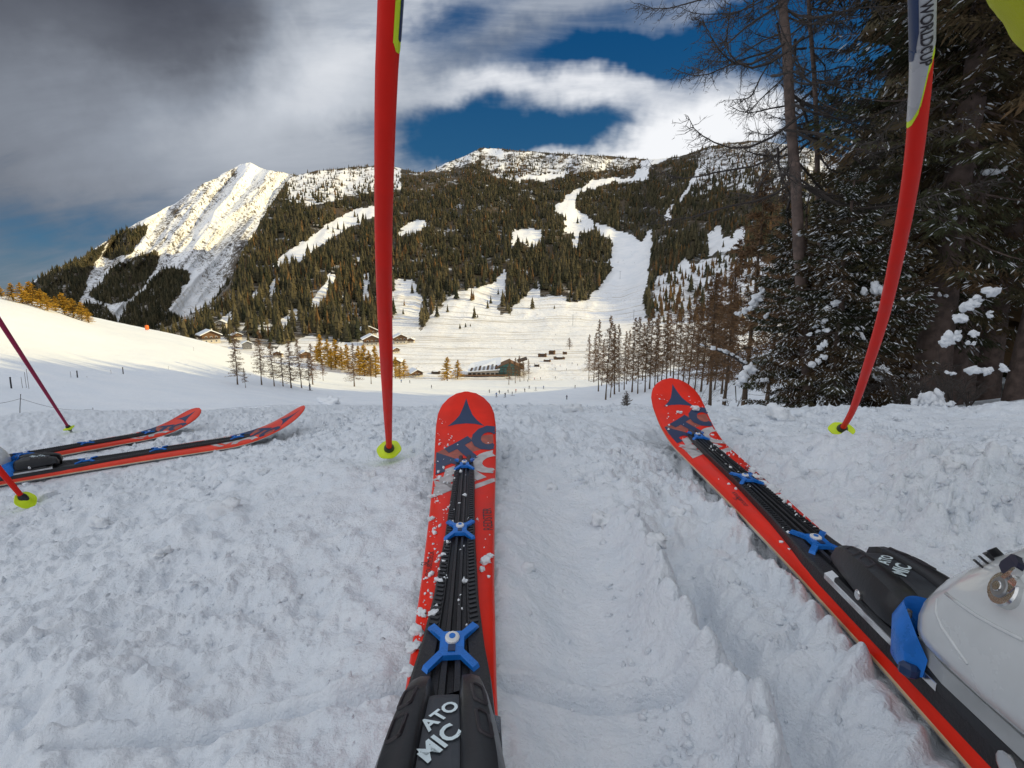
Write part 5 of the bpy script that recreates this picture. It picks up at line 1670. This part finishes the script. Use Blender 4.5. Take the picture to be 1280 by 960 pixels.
def pole_wrap(e, C_, rr, lo_fun, hi_fun, name, m, lift=.0003, phi=(-180, 180), n=72):
    """a painted band on the shaft between two row limits that vary round the shaft; phi 0 faces the camera"""
    o_ = Vector(e.location); P = [Vector(p) for p in C_]
    rows = [project(p + o_)[1] for p in P]
    def at_row(row):
        for i in range(len(P)-1):
            if rows[i] >= row >= rows[i+1]:
                t = (rows[i]-row)/(rows[i]-rows[i+1]+1e-9); return i + t
        return len(P)-1.001
    def pos(k):
        i = int(k); t = float(k-i); return P[i].lerp(P[i+1], t), float(rr[i]*(1-t) + rr[i+1]*t), (P[i+1]-P[i]).normalized()
    V = []; na = n; nb = 14
    for a in np.linspace(phi[0], phi[1], na+1):
        k0, k1 = at_row(lo_fun(a)), at_row(hi_fun(a))
        for b in range(nb+1):
            p, r_, d = pos(k0 + (k1-k0)*b/nb)
            cam_ = (Vector((0, 0, CZ)) - (p + o_)); cam_ = (cam_ - d*cam_.dot(d)).normalized(); rt = d.cross(cam_).normalized()
            if rt.x < 0: rt = -rt
            V.append(p + (r_ + lift)*(math.cos(R(a))*cam_ + math.sin(R(a))*rt))
    F = []
    for i in range(na):
        for b in range(nb):
            F.append((i*(nb+1)+b, (i+1)*(nb+1)+b, (i+1)*(nb+1)+b+1, i*(nb+1)+b+1))
    q = MB(); q.add(V, F); return q.build(name, m, e, True), (pos, at_row)
def edgeB(a):       # row of the silver section's lower edge round the right pole: low on its left, high on its right
    return float(np.interp(a, [-180, -90, -60, -30, 0, 18, 35, 60, 90, 180], [150, 150, 148, 142, 128, 100, 76, 62, 55, 55]))
pole_wrap(pB, CB, RB, lambda a: edgeB(a) + (6 if a < 10 else 12), lambda a: -60, 'yellow_edge', M['neon'], .0003)
_, (posB, rowB) = pole_wrap(pB, CB, RB, lambda a: edgeB(a) - (2 if a < 10 else 1), lambda a: -60, 'silver_section', M['pole_grey'], .0006)
pole_wrap(pB, CB, RB, lambda a: float(np.interp(a, [-90, -40, -14], [72, 66, 30])), lambda a: -60, 'dark_panel', M['navy'], .0009, (-95, -14), 20)
def wrap_text(txt, size, row0, phi0, sgn):
    o_ = Vector(pB.location)
    k0 = rowB(row0); p0, r0, d0 = posB(k0)
    def f(x, y):
        # x runs down the shaft, y round it
        k = k0; want = x; p, r_, d = posB(k)
        seg = (CB[1]-CB[0]).length
        step = .25; acc = 0.0; kk = k0
        while acc < abs(want) and 0 < kk < len(CB)-1.3:
            nk = kk - step if want > 0 else kk + step
            acc2 = acc + (posB(nk)[0]-posB(kk)[0]).length
            if acc2 > abs(want): 
                fr = (abs(want)-acc)/(acc2-acc+1e-9); kk = kk + (nk-kk)*fr; break
            acc = acc2; kk = nk
        p, r_, d = posB(kk)
        cam_ = (Vector((0, 0, CZ)) - (p + o_)); cam_ = (cam_ - d*cam_.dot(d)).normalized(); rt = d.cross(cam_).normalized()
        if rt.x < 0: rt = -rt
        a = R(phi0) + y/r_
        return p + (r_ + .0013)*(math.cos(a)*cam_ + math.sin(a)*rt)
    decal(text_mesh(txt, size, .02, .2, 1.0), f, 'lettering', M['ink'], pB, .006)
wrap_text('WORLDCUP', .0108, 36, 16, 1)
pole_wrap(pA, CA, RA, lambda a: float(np.interp(a, [24, 40, 60, 180], [44, 56, 60, 60])), lambda a: -60, 'green_edge', M['neon'], .0003, (22, 180), 40)
pole_wrap(pA, CA, RA, lambda a: float(np.interp(a, [48, 62, 180], [40, 46, 46])), lambda a: -60, 'dark_panel', M['navy'], .0006, (50, 180), 40)

# poles of the neighbour on the left
b2_ = hit(87, 540); b2_.z += .02
mid = unproj(0, 402, b2_.y*.86)
pC, _, _ = make_pole([b2_, b2_.lerp(mid, .5), mid, mid + (mid-b2_)*.6], [.006, .008, .010, .010, .0095], 'thin purple-red ski pole slanting in from the left edge', GP, .026, Vector((-.25, -.2, 1)).normalized(), .3, M['pole_purple'])
b3_ = hit(33, 634); b3_.z += .02
mid = unproj(0, 588, b3_.y*.97)
pD, _, _ = make_pole([b3_, b3_.lerp(mid, .5), mid, mid + (mid-b3_)*3], [.006, .009, .010, .010, .0095], 'short red end of a ski pole at the lower left with yellow basket', GP, .026, Vector((.75, -.2, .6)).normalized(), .4)

# sleeve of the photographer's jacket, its hand above the picture
def sleeve():
    e = empty('jacket_sleeve'); tag(e, 'bright yellow jacket sleeve hanging into the top right corner', 'jacket sleeve')
    a = unproj(1300, -114, .46); b = unproj(1387, -9, .46); ax = (b-a)
    up = ax.normalized(); sd = up.cross(Vector((0, 1, 0))).normalized(); fw = sd.cross(up)
    rings = []
    for i, t in enumerate(np.linspace(-.45, 4.4, 70)):
        t = float(t); c = a + ax*t; rr = .050 + .004*t
        ring = []
        for k in range(40):
            f = 2*PI*k/40
            wr = 1 + .006*math.sin(t*17 + 2*math.sin(f*2) + f) + .03*float(fbm(np.array([f*1.2 + t*2]), np.array([t*5]), 3, 991)[0])
            ring.append(c + rr*wr*(math.cos(f)*sd + math.sin(f)*fw))
        rings.append(ring)
    q = MB(); q.loft(rings, True, True); q.build('sleeve', M['sleeve'], e, True)
    q = MB(); q.loft([[a + ax*float(t) + r_*(math.cos(f)*sd + math.sin(f)*fw) for f in np.linspace(0, 2*PI, 25)[:-1]] for t, r_ in ((-.44, .052), (-.50, .050), (-.56, .047))], True, True)
    q.build('cuff', M['black'], e, True)
sleeve()

# ------------------------------------------------------------------ village in the valley
def valley(px, row):
    return Vector([float(v) for v in mtn_point(np.array([float(px)]), np.array([float(row)]), mtn_r)[0]])
def chalet(px, row, wpx, label, wall_h=.55, turn=0.0, upper='wood', base='render', storeys=2, depth=1.1, gable=True, balcony=True):
    p = valley(px, row); d = math.hypot(p.x, p.y); W = wpx/640*d*.74; D = W*depth; Hh = W*wall_h
    e = empty('chalet', p, -azel(px, row)[0] + turn); tag(e, label, 'chalet', 'chalets in the valley')
    q = MB(); q.box((0, 0, Hh*.25 - .6), (W, D, Hh*.5 + 1.2)); q.build('ground_floor', M[base], e)
    rh = W*.24
    q = MB()
    prof = [(-W*.505, Hh*.5), (W*.505, Hh*.5), (W*.505, Hh), (0, Hh + rh), (-W*.505, Hh)]
    q.loft([[(x, -D*.505, z) for x, z in prof], [(x, D*.505, z) for x, z in prof]], True, True)
    q.build('upper_floor', M[upper], e)
    ov = W*.13
    def roof(z0, th, ext, m, name, par):
        q = MB()
        for sg in (-1, 1):
            a = (0, Hh + rh + z0); b = (sg*(W*.5 + ov*ext), Hh - ov*.48*ext + z0)
            q.loft([[(a[0] - sg*.02, y, a[1]), (b[0], y, b[1]), (b[0], y, b[1] + th), (a[0] - sg*.02, y, a[1] + th*1.1)] for y in (-D*.5 - ov*ext, D*.5 + ov*ext)], True, True)
        return q.build(name, m, par)
    rf = roof(.05, W*.025, 1.0, M['dark_wood'], 'roof', e)
    roof(.05 + W*.028, W*.055, .97, M['snow_far'], 'roof_snow', rf)
    q = MB(); q.box((W*.2, D*.1, Hh + rh*.8 + W*.06), (W*.07, W*.07, W*.2)); q.build('chimney', M['render'], rf)
    n = 3 if W > 10 else 2
    for k in range(storeys):
        for i in range(n):
            x = W*(i - (n-1)/2)*.28; z = Hh*(.24 + .5*k)
            q = MB(); q.box((x, -D*.507, z), (W*.12, .12, Hh*.22)); f = q.build('window', M['white'], e)
            q = MB(); q.box((x, -D*.507 - .08, z), (W*.09, .06, Hh*.17)); q.build('pane', M['pane'], f)
    if balcony:
        q = MB(); q.box((0, -D*.5 - W*.05, Hh*.52), (W*1.0, W*.1, W*.02)); q.box((0, -D*.5 - W*.1, Hh*.60), (W*1.0, W*.015, Hh*.16)); q.build('balcony', M['dark_wood'], e)
    return e
chalet(262, 428, 23, 'brown chalet with a snowy roof just over the crest of the sunny hill', .5, .2)
chalet(278, 410, 13, 'small pale chalet highest up the slope behind the sunny hill', .6, -.3, 'render')
chalet(295, 424, 12, 'small brown chalet behind the lone bare larch', .55, .4)
chalet(309, 436, 12, 'grey hut beside the larch with the golden top', .7, .1, 'tin', 'tin', 1, 1.0, True, False)
chalet(459, 420, 22, 'upper brown chalet left of the upright red pole', .45, .3)
chalet(464, 431, 24, 'lower brown chalet left of the upright red pole', .42, .1)
chalet(500, 429, 20, 'wide brown chalet just right of the upright red pole', .5, .15)
chalet(514, 428, 10, 'small chalet at the right side of the wide brown one', .5, -.2)
chalet(493, 441, 12, 'chalet half way down between the wide brown one and the golden grove', .5, .5)
chalet(498, 456, 14, 'dark-roofed chalet right behind the golden grove by the red pole', .45, -.4)
chalet(397, 441, 10, 'little timber hut left of the golden grove', .5, .1, 'wood', 'wood', 1, 1.0, True, False)
chalet(381, 447, 14, 'timber hut behind the row of bare larches', .5, .2, 'wood', 'wood', 1, 1.2)
chalet(348, 446, 12, 'chalet peeping out between the bare larches', .5, -.2)
chalet(519, 470, 19, 'brown chalet left of the two golden conifers', .36, .35)

def lodge():
    p = valley(618, 467); d = math.hypot(p.x, p.y); k = d/640
    e = empty('lodge', p, -azel(618, 467)[0]); tag(e, 'large ski lodge with teal glazed gable and dark striped snowy roof', 'lodge')
    W = 66*k; Hh = 9*k; D = 26*k
    q = MB(); q.box((0, 0, Hh*.3 - 1), (W, D, Hh*.6 + 2)); q.build('wall', M['render'], e)
    q = MB(); q.loft([[(-W*.52, -D*.62, Hh*.45), (W*.10, -D*.62, Hh*.75), (W*.10, -D*.62, Hh*.85), (-W*.52, -D*.62, Hh*.55)], [(-W*.46, D*.5, Hh*1.2), (W*.14, D*.5, Hh*2.1), (W*.14, D*.5, Hh*2.2), (-W*.46, D*.5, Hh*1.3)]], True, True)
    rf = q.build('roof', M['snow_far'], e)
    for i in range(7):
        t = -.44 + i*.078
        def pt(u, v, lift):
            a = Vector((-W*.52, -D*.62, Hh*.55)).lerp(Vector((W*.10, -D*.62, Hh*.85)), u); b = Vector((-W*.46, D*.5, Hh*1.3)).lerp(Vector((W*.14, D*.5, Hh*2.2)), u)
            return a.lerp(b, v) + Vector((0, 0, lift))
        u0 = .10 + i*.125
        q = MB(); q.loft([[pt(u0, v, .02), pt(u0+.06, v, .02), pt(u0+.06, v, .5), pt(u0, v, .5)] for v in (.04, .34 + .05*(i % 3))], True, True)
        q.build('roof_panel', M['tin' if i % 2 else 'dark_wood'], rf)
    # glazed gable
    gx = W*.28
    prof = [(-W*.20, -1), (W*.20, -1), (W*.20, Hh*1.1), (0, Hh*1.75), (-W*.20, Hh*1.1)]
    q = MB(); q.loft([[(gx + x, -D*.52, z) for x, z in prof], [(gx + x, D*.45, z) for x, z in prof]], True, True); gb = q.build('gable', M['teal'], e)
    q = MB()
    for i in range(6): q.box((gx - W*.18 + i*W*.072, -D*.53, Hh*.55), (.35, .3, Hh*1.1))
    for z in (.35, .75, 1.08): q.box((gx, -D*.535, Hh*z), (W*.39, .3, .3))
    q.build('mullions', M['dark_wood'], gb)
    q = MB()
    for sg in (-1, 1):
        q.loft([[(gx, y, Hh*1.78), (gx + sg*W*.26, y, Hh*.98), (gx + sg*W*.26, y, Hh*1.06), (gx, y, Hh*1.90)] for y in (-D*.62, D*.5)], True, True)
    q.build('gable_roof', M['wood'], e)
    q = MB(); q.box((gx + W*.23, 0, Hh*1.0), (W*.1, D*.9, Hh*.5)); q.loft([[(gx + W*.16, y, Hh*1.7), (gx + W*.34, y, Hh*2.1), (gx + W*.34, y, Hh*2.25), (gx + W*.16, y, Hh*1.85)] for y in (-D*.5, D*.4)], True, True)
    q.build('annex', M['dark_wood'], e)
    for i in range(9):
        q = MB(); q.box((-W*.46 + i*W*.085, -D*.505, Hh*.22), (W*.055, .2, Hh*.22)); q.build('window', M['pane'], e)
    q = MB(); q.box((-W*.2, -D*.66, .4), (W*.9, D*.22, .6)); q.build('terrace', M['wood'], e)
lodge()
def hut(px, row, w, h, label, m, cat='hut', snow=True):
    p = valley(px, row); d = math.hypot(p.x, p.y); k = d/640
    e = empty('hut', p, -azel(px, row)[0] + .2*math.sin(px)); tag(e, label, cat, 'huts and bars beside the lodge')
    q = MB(); w *= .85; h *= .85; q.box((0, 0, h*k*.4 - .3), (w*k, w*k*.6, h*k*.8 + .6)); q.build('wall', M[m], e)
    q = MB(); q.loft([[(-w*k*.56, y, h*k*.8), (w*k*.56, y, h*k*.8), (w*k*.3, y, h*k*1.05), (-w*k*.3, y, h*k*1.05)] for y in (-w*k*.4, w*k*.4)], True, True); rf = q.build('roof', M['dark_wood'], e)
    if snow:
        q = MB(); q.box((0, 0, h*k*1.09), (w*k*.6, w*k*.8, h*k*.08)); q.build('roof_snow', M['snow_far'], rf)
    q = MB(); q.box((0, -w*k*.305, h*k*.4), (w*k*.5, .1, h*k*.3)); q.build('window', M['pane'], e)
for a_ in [(678, 446, 12, 5, 'dark timber hut nearest the lodge on the right', 'wood'), (690, 443, 9, 6, 'hut with a snowy top behind the long bar', 'wood'), (699, 449, 15, 3.6, 'long low timber bar right of the lodge', 'wood'),
           (706, 443, 6, 4, 'smallest hut right of the lodge', 'wood'), (684, 452, 10, 3, 'low timber deck hut before the dark hut', 'wood'), (671, 458, 7, 3, 'low shed at the right foot of the lodge', 'dark_wood'), (545, 467, 12, 3.4, 'low shed just left of the two golden conifers', 'dark_wood')]:
    hut(*a_)
def pylon(px, row, top, label):
    p = valley(px, row); d = math.hypot(p.x, p.y); h = (row-top)/640*d
    e = empty('lift_pylon', p, .4); tag(e, label, 'lift pylon', 'lift pylons')
    q = MB(); q.tube([(0, 0, -.5), (0, 0, h)], [.35, .25], 8); q.build('mast', M['grey_metal'], e)
    q = MB(); q.box((0, 0, h), (4.5, .4, .4)); q.build('crossarm', M['grey_metal'], e)
pylon(716, 407, 394, 'grey lift pylon on the sunlit snow at the foot of the wide piste')
pylon(792, 399, 388, 'small pylon at the lower end of the shaded piste')
pylon(775, 349, 340, 'pylon on the left border of the wide piste')
# small trees and bushes on the valley snow
def small_spruce(px, row, top, label):
    p = valley(px, row); h = (row-top)/640*math.hypot(p.x, p.y)
    o_ = link('spruce_tree', LO_S); o_.location = p - Vector((0, 0, .3)); o_.scale = (h*1.5, h*1.5, h); tag(o_, label, 'spruce tree', 'single trees on the sunlit meadow')
small_spruce(665.5, 386, 371, 'single dark spruce standing on the sunlit meadow')
small_spruce(693, 386, 381, 'tiny spruce right of the single dark one on the meadow')
small_spruce(597, 397, 392, 'tiny bush in the middle of the churned meadow')
for i, (px, row, t) in enumerate([(575, 411, 404), (582, 409, 403), (588, 408, 404)]):
    small_spruce(px, row, t, ['left', 'middle', 'right'][i] + ' bush of the three on the lower rim of the churned meadow')
larch(712, 437, 422, 'bare round-crowned tree alone on the sunlit valley snow', 'single trees on the sunlit meadow', 0, LAR, wide=2.2)

# ------------------------------------------------------------------ people
def person_mesh(name, jacket):
    """skier standing with bent knees and arms forward: one continuous skinned figure, 1.75 m"""
    J = {'pel': (0, 0, .92, .15), 'bel': (0, -.02, 1.12, .15), 'che': (0, -.05, 1.34, .17), 'nec': (0, -.06, 1.50, .06), 'hea': (0, -.07, 1.63, .105), 'top': (0, -.07, 1.72, .08),
         'kl': (-.14, -.12, .52, .085), 'al': (-.15, .02, .10, .06), 'tl': (-.15, -.14, .05, .05), 'kr': (.14, -.12, .52, .085), 'ar': (.15, .02, .10, .06), 'tr': (.15, -.14, .05, .05),
         'sl': (-.20, -.05, 1.42, .085), 'el': (-.32, -.10, 1.16, .06), 'wl': (-.30, -.34, 1.06, .045), 'sr': (.20, -.05, 1.42, .085), 'er': (.32, -.10, 1.16, .06), 'wr': (.30, -.34, 1.06, .045)}
    E_ = [('pel', 'bel'), ('bel', 'che'), ('che', 'nec'), ('nec', 'hea'), ('hea', 'top'), ('pel', 'kl'), ('kl', 'al'), ('al', 'tl'), ('pel', 'kr'), ('kr', 'ar'), ('ar', 'tr'), ('che', 'sl'), ('sl', 'el'), ('el', 'wl'), ('che', 'sr'), ('sr', 'er'), ('er', 'wr')]
    ks = list(J); me = bpy.data.meshes.new(name)
    me.from_pydata([J[k][:3] for k in ks], [(ks.index(a), ks.index(b)) for a, b in E_], [])
    ob = bpy.data.objects.new(name, me); COL.objects.link(ob)
    ob.modifiers.new('skin', 'SKIN'); 
    for i, k in enumerate(ks):
        me.skin_vertices[0].data[i].radius = (J[k][3], J[k][3]); me.skin_vertices[0].data[i].use_root = (k == 'pel')
    ob.modifiers.new('sub', 'SUBSURF').levels = 1
    dg = bpy.context.evaluated_depsgraph_get(); m2 = bpy.data.meshes.new_from_object(ob.evaluated_get(dg)); bpy.data.objects.remove(ob)
    m2.name = name; m2.materials.clear()
    for m_ in (jacket, M['pants'], M['skin'], M['black']): m2.materials.append(m_)
    for f in m2.polygons:
        z = f.center.z; f.material_index = 1 if z < .95 else (0 if z < 1.52 else (2 if z < 1.66 and f.center.y < -.12 else 3)); f.use_smooth = True
    return m2
PM = [person_mesh('person_body', M['jacket_dark']), person_mesh('person_body', M['jacket_red']), person_mesh('person_body', M['jacket_blue'])]
q = MB()
for sg in (-1, 1): q.box((sg*.15, -.25, .02), (.09, 1.65, .03), None, 0, .01)
_sk = q.build('ski_pair', M['black']); SKM = _sk.data; bpy.data.objects.remove(_sk)
def person(px, row, k, label, group, r_=None):
    p = land(px, row)
    if row < 410 or (px < 260 and False): p = valley(px, row)
    o_ = link('person', PM[k % 3]); o_.location = p; o_.rotation_euler = (0, 0, random.random()*6.28); o_.scale = (1.05,)*3
    tag(o_, label, 'person', group)
    s_ = link('ski_pair', SKM, o_)
    return o_
GK = 'skiers on the shaded snow before the lodge'
for i, (c, d) in enumerate([(695, 930), (755, 930), (775, 905), (800, 920), (825, 900), (885, 895), (915, 875), (960, 885), (1010, 875), (715, 910), (650, 905), (905, 830), (950, 815), (990, 812), (1090, 805), (265, 875), (62, 835), (120, 840), (1220, 870)]):
    px, row = 490 + c/5.333, 320 + d/5.333 + 2
    person(px, row, 0 if i % 4 else (1 if i % 8 else 2), 'tiny skier in ' + ('dark' if i % 4 else ('red' if i % 8 else 'blue')) + ' clothes on the shaded snow below the lodge', GK)
person(708.6, 500, 0, 'nearest dark skier standing alone left of the brown larch stand', 'skiers on the shaded snow before the lodge')
for i, (px, row) in enumerate([(790, 319), (780, 330), (779, 326), (793, 329), (789, 315), (797, 363), (781, 376)]):
    person(px, row, 0, 'distant skier coming down the wide shaded piste', 'skiers on the wide valley piste')
for i, (px, row) in enumerate([(694, 419), (691, 426), (711, 402), (720, 392), (728, 387), (726, 399), (708, 463), (640, 436), (668, 456), (676, 461), (700, 458), (715, 455), (722, 457), (690, 456), (694, 462)]):
    person(px, row, i % 3, 'distant ' + ['dark', 'red', 'blue'][i % 3] + ' figure on the sunlit valley snow beside the lodge', 'figures on the sunlit valley snow')
person(388, 488, 0, 'dark skier at the foot of the bare larch row', None)

# posts, rope and marker on the hill
def post(px, row, top, m, label, cat, lean=0.0, rad=.03, name='fence_post', grp=None):
    p = land(px, row); d = math.hypot(p.x, p.y); h = (row-top)/640*d*.9
    e = empty(name, p); tag(e, label, cat, grp)
    q = MB(); q.tube([(0, 0, -.3), (lean*h*.5, 0, h*.5), (lean*h, 0, h)], [rad, rad, rad*.9], 8); q.build('stake', M[m], e, True)
    q = MB(); q.tube([(lean*h, 0, h - .02), (lean*h, 0, h + .03)], [rad*1.25, rad*1.1], 8); q.build('cap', M['black'], e)
    return p + Vector((lean*h*.85, 0, h*.85))
ta = post(24, 527, 499, 'rope', 'leaning dark fence post in the shaded dip at the left', 'fence post', .22, .022)
tb_ = post(117, 520, 511, 'rope', 'short fence post at the right end of the sagging rope', 'fence post', .05, .02)
tc_ = post(-60, 532, 502, 'rope', 'fence post beyond the left edge holding the rope', 'fence post', .1, .022)
q = MB()
for a, b in ((tc_, ta), (ta, tb_)):
    q.tube([a.lerp(b, t) - Vector((0, 0, .35*math.sin(PI*t))) for t in np.linspace(0, 1, 14)], .012, 5)
tag(q.build('rope', M['rope'], None, True), 'thin dark rope sagging between the fence posts in the dip', 'rope')
for i, (px, row, t) in enumerate([(33, 484, 469), (36, 485, 466), (28, 484, 474), (89, 474, 466), (139, 468, 463), (109, 474, 471), (211, 462, 458), (242, 438, 434)]):
    post(px, row, t, 'dark_wood', 'thin wooden marker stick, number'.replace(', number', '') + ' ' + ['by the far-left skier', 'right beside the stick by the far-left skier', 'left of the two sticks by the far-left skier', 'left of the dark skier on the shadow edge', 'between the two dark skiers on the shadow edge', 'short, just right of the dark skier', 'on the sunny hill above the ski tips', 'near the right crest of the sunny hill'][i], 'marker stick', .03, .02, 'marker_stick', 'marker sticks on the sunny hill')
for (px, row, t, l) in [(14, 484, 474, 'leftmost of three short dark padded posts on the shadow edge of the hill'), (97, 474, 465, 'middle of three short dark padded posts on the shadow edge of the hill'), (154, 468, 460, 'right one of three short dark padded posts on the shadow edge of the hill')]:
    post(px, row, t, 'pants', l, 'padded post', .05, .075, 'padded_post', 'padded posts on the hill')
def marker(px, row):
    p = land(px, row); d = math.hypot(p.x, p.y); k = d/640
    e = empty('piste_marker', p); tag(e, 'orange piste marker on the crest of the sunny hill', 'piste marker')
    q = MB(); q.tube([(0, 0, -.3), (0, 0, 9*k)], [.04, .035], 7); q.build('stake', M['dark_wood'], e)
    q = MB(); q.loft([[(r_*math.cos(t), r_*math.sin(t), z) for t in np.linspace(0, 2*PI, 13)[:-1]] for z, r_ in ((.2, 1.6*k), (3.5*k, 1.8*k), (5.0*k, 1.5*k), (5.4*k, .6*k))], True, True); q.build('padding', M['orange_paint'], e, True)
marker(184, 413)

# ------------------------------------------------------------------ loose snow
M['snow_chunk'] = snow_mat('chunk_snow', [(2.2, 1.0), (6, .4)], .10, .35, (.90, .925, .955))
LS = [lump_mesh('snow_chunk', 11, 1, .85, .75, 3, .55, 2.4), lump_mesh('snow_chunk', 12, 1, .8, .6, 3, .5, 2.8), lump_mesh('snow_chunk', 13, 1, .9, .7, 3, .6, 2.1)]
for l in LS: l.materials.append(M['snow_chunk'])
def nz(x, y): return float(near_height(np.array([x]), np.array([y]))[0])
def chunk(px, row, rpx, label, k, grp='loose snow chunks on the piste'):
    p = hit(px, row); d = p.length; s_ = rpx/640*d
    o_ = link('snow_chunk', LS[k % 3]); o_.location = (p.x, p.y, nz(p.x, p.y) + s_*.12); o_.scale = (s_, s_*.9, s_*.9); o_.rotation_euler = (0, 0, k*1.7)
    tag(o_, label, 'snow chunk', grp)
for i, (px, row, s_, l) in enumerate([(284, 645, 16, 'large snow chunk alone left of the middle ski'), (752, 650, 17, 'large snow chunk in the middle between the two skis'), (128, 655, 10, 'snow chunk at the end of the old ski track on the left'),
      (60, 622, 8, 'small snow chunk right of the lower left pole basket'), (713, 514, 14, 'wide snow lump on the crest left of the right ski tip'), (975, 525, 15, 'snow lump on the crest left of the right pole'), (918, 530, 9, 'small snow lump on the crest near the right ski'),
      (412, 505, 14, 'flat snow lump on the crest beyond the left ski tip'), (462, 598, 9, 'snow lump just below the yellow basket of the upright pole'), (1022, 600, 10, 'snow chunk below the right pole basket'), (1120, 572, 12, 'snow lump right of the right pole basket'),
      (845, 640, 11, 'snow lump half way along the inner side of the right ski'), (690, 600, 8, 'small snow lump near the middle ski shovel'), (330, 590, 7, 'small snow lump below the left ski tip'), (205, 700, 8, 'small snow lump on the smooth snow at lower left'),
      (660, 712, 9, 'snow lump in the groove right of the middle ski'), (905, 830, 13, 'snow chunk broken off the ridge at lower right'), (848, 770, 14, 'snow chunk on the ridge between the skis'), (820, 700, 12, 'snow chunk at the far end of the ridge'), (1180, 628, 13, 'snow lump on the bank above the binding'), (1235, 610, 12, 'snow lump on the bank above the boot')]):
    chunk(px, row, s_, l, i)
# crumbs too many to count
def crumbs(name, pts, sizes, m, parent=None, seed=0):
    bm = bmesh.new(); bmesh.ops.create_icosphere(bm, subdivisions=1, radius=1); V0 = np.array([v.co[:] for v in bm.verts]); F0 = np.array([[v.index for v in f.verts] for f in bm.faces]); bm.free()
    g = np.random.default_rng(seed); n = len(pts)
    V = V0[None]*(1 + .35*g.standard_normal((n, len(V0), 1)))*(sizes[:, None, None]*(.7 + .6*g.random((n, 1, 3))))
    V = V + np.asarray(pts)[:, None, :]
    F = (F0[None] + (np.arange(n)*len(V0))[:, None, None]).reshape(-1, 3)
    me = np_mesh(name, V.reshape(-1, 3), F, True); o_ = link(name, me, parent, m); tag(o_, kind='stuff'); return o_
g = np.random.default_rng(5)
n = 27000
a = R(-50) + R(100)*g.random(n); rr = .24*(3.4/.24)**(g.random(n)**.75)
x, y = np.sin(a)*rr, np.cos(a)*rr
wgt = np.clip(.30 + 1.2*fbm(x*3.1 + 4, y*3.1, 3, 81), .03, 1)
ru, rs = to_local(SKI_B, x, y); lu, ls = to_local(SKI_A, x, y)
wgt = wgt*(1 + 2.5*np.exp(-((ru+.06)/.03)**2)*(rs < .4))
wgt = wgt*np.where((x > .02) & (x < .10) & (y < 1.0), .1, 1)*np.where((x > .14) & (x < .34) & (y < .5), .25, 1)
for Mx in (SKI_A, SKI_B, SKI_C, SKI_D):
    u, s = to_local(Mx, x, y); wgt = np.where((np.abs(u) < .066) & (s < .76) & (s > -1), 0, wgt)
keep = g.random(n) < wgt
x, y, rr = x[keep], y[keep], rr[keep]
sz_ = (.0010 + .0052*g.random(len(x))**3.5)*np.clip(rr/.9, .6, 1.7)
crumbs('snow_crumbs', np.stack([x, y, near_height(x, y) + sz_*.05], -1), sz_, M['snow_near'])

# snow stuck on the skis
def plate_h(u, s):
    w = np.interp(s, [-.6, .12, .25, .45, .505, .525], [.033, .022, .0185, .017, .015, .0]); return np.where(np.abs(u) < w, .0085, 0)
for sk, seed, bias in ((skA, 61, -1), (skB, 62, 1)):
    g = np.random.default_rng(seed); n = 1500
    s = .02 + .66*g.random(n); u = (g.random(n)*2-1)*(ski_half(s)-.004)
    pr = np.clip(.10 + 1.0*fbm(u*60, s*22, 3, seed), 0, 1)*(.25 + .9*(u*bias > .012)) 
    k = g.random(n) < pr*1.3; s, u = s[k], u[k]
    z = ski_rise(s) + ski_th(s) + plate_h(u, s)
    sz_ = .0006 + .0022*g.random(len(s))**2.5
    crumbs('snow_sprinkle', np.stack([u, s, z + sz_*.3], -1), sz_, M['snow_lump'], sk, seed)
def stuck(sk, u, s, L, label, k, h=.6, w=.7):
    o_ = link('snow_clump', LS[k % 3]); z = float(ski_rise(s) + ski_th(s) + plate_h(np.array([u]), np.array([s]))[0])
    o_.matrix_world = sk.matrix_world @ Matrix.Translation((u, s, z + L*h*.25)) @ Euler((0, 0, k*1.3)).to_matrix().to_4x4() @ Matrix.Diagonal((L*w, L, L*h, 1))
    tag(o_, label, 'snow clump', 'snow stuck on the skis')
bpy.context.view_layer.update()
for i, a_ in enumerate([(skA, .030, .175, .0075, 'biggest snow clump on the right edge of the middle ski'), (skA, .0345, .186, .0050, 'snow clump just ahead of the biggest one on the middle ski'), (skA, .026, .158, .0045, 'small snow clump behind the biggest one on the middle ski'),
      (skA, -.033, .060, .0070, 'snow clump on the left edge of the middle ski beside the large clip'), (skA, -.0325, .040, .0080, 'snow clump on the left edge of the middle ski, behind the large clip'), (skA, -.031, .085, .0060, 'snow clump on the left edge of the middle ski ahead of the large clip'), (skA, -.033, .012, .0060, 'snow clump at the left corner of the toe piece'),
      (skA, -.040, .290, .006, 'snow smear on the left edge of the middle ski by the second clip'), (skA, -.045, .37, .006, 'snow smear at the left edge of the middle ski below the pale print'), (skA, -.018, .072, .005, 'snow crumb on the corner of the large clip'),
      (skB, .024, .235, .012, 'long snow ridge along the plate of the right ski'), (skB, .027, .205, .014, 'thickest snow clump on the outer side of the right ski'), (skB, .026, .175, .010, 'snow clump behind the thickest one on the right ski'), (skB, .03, .265, .011, 'snow clump beside the second clip of the right ski'), (skB, .035, .30, .009, 'snow crust at the outer edge of the right ski'), (skB, .034, .63, .011, 'snow patch at the foot of the emblem on the right ski'), (skB, -.006, .615, .008, 'small snow patch below the emblem on the right ski')]):
    stuck(*a_[:4], a_[4], i)
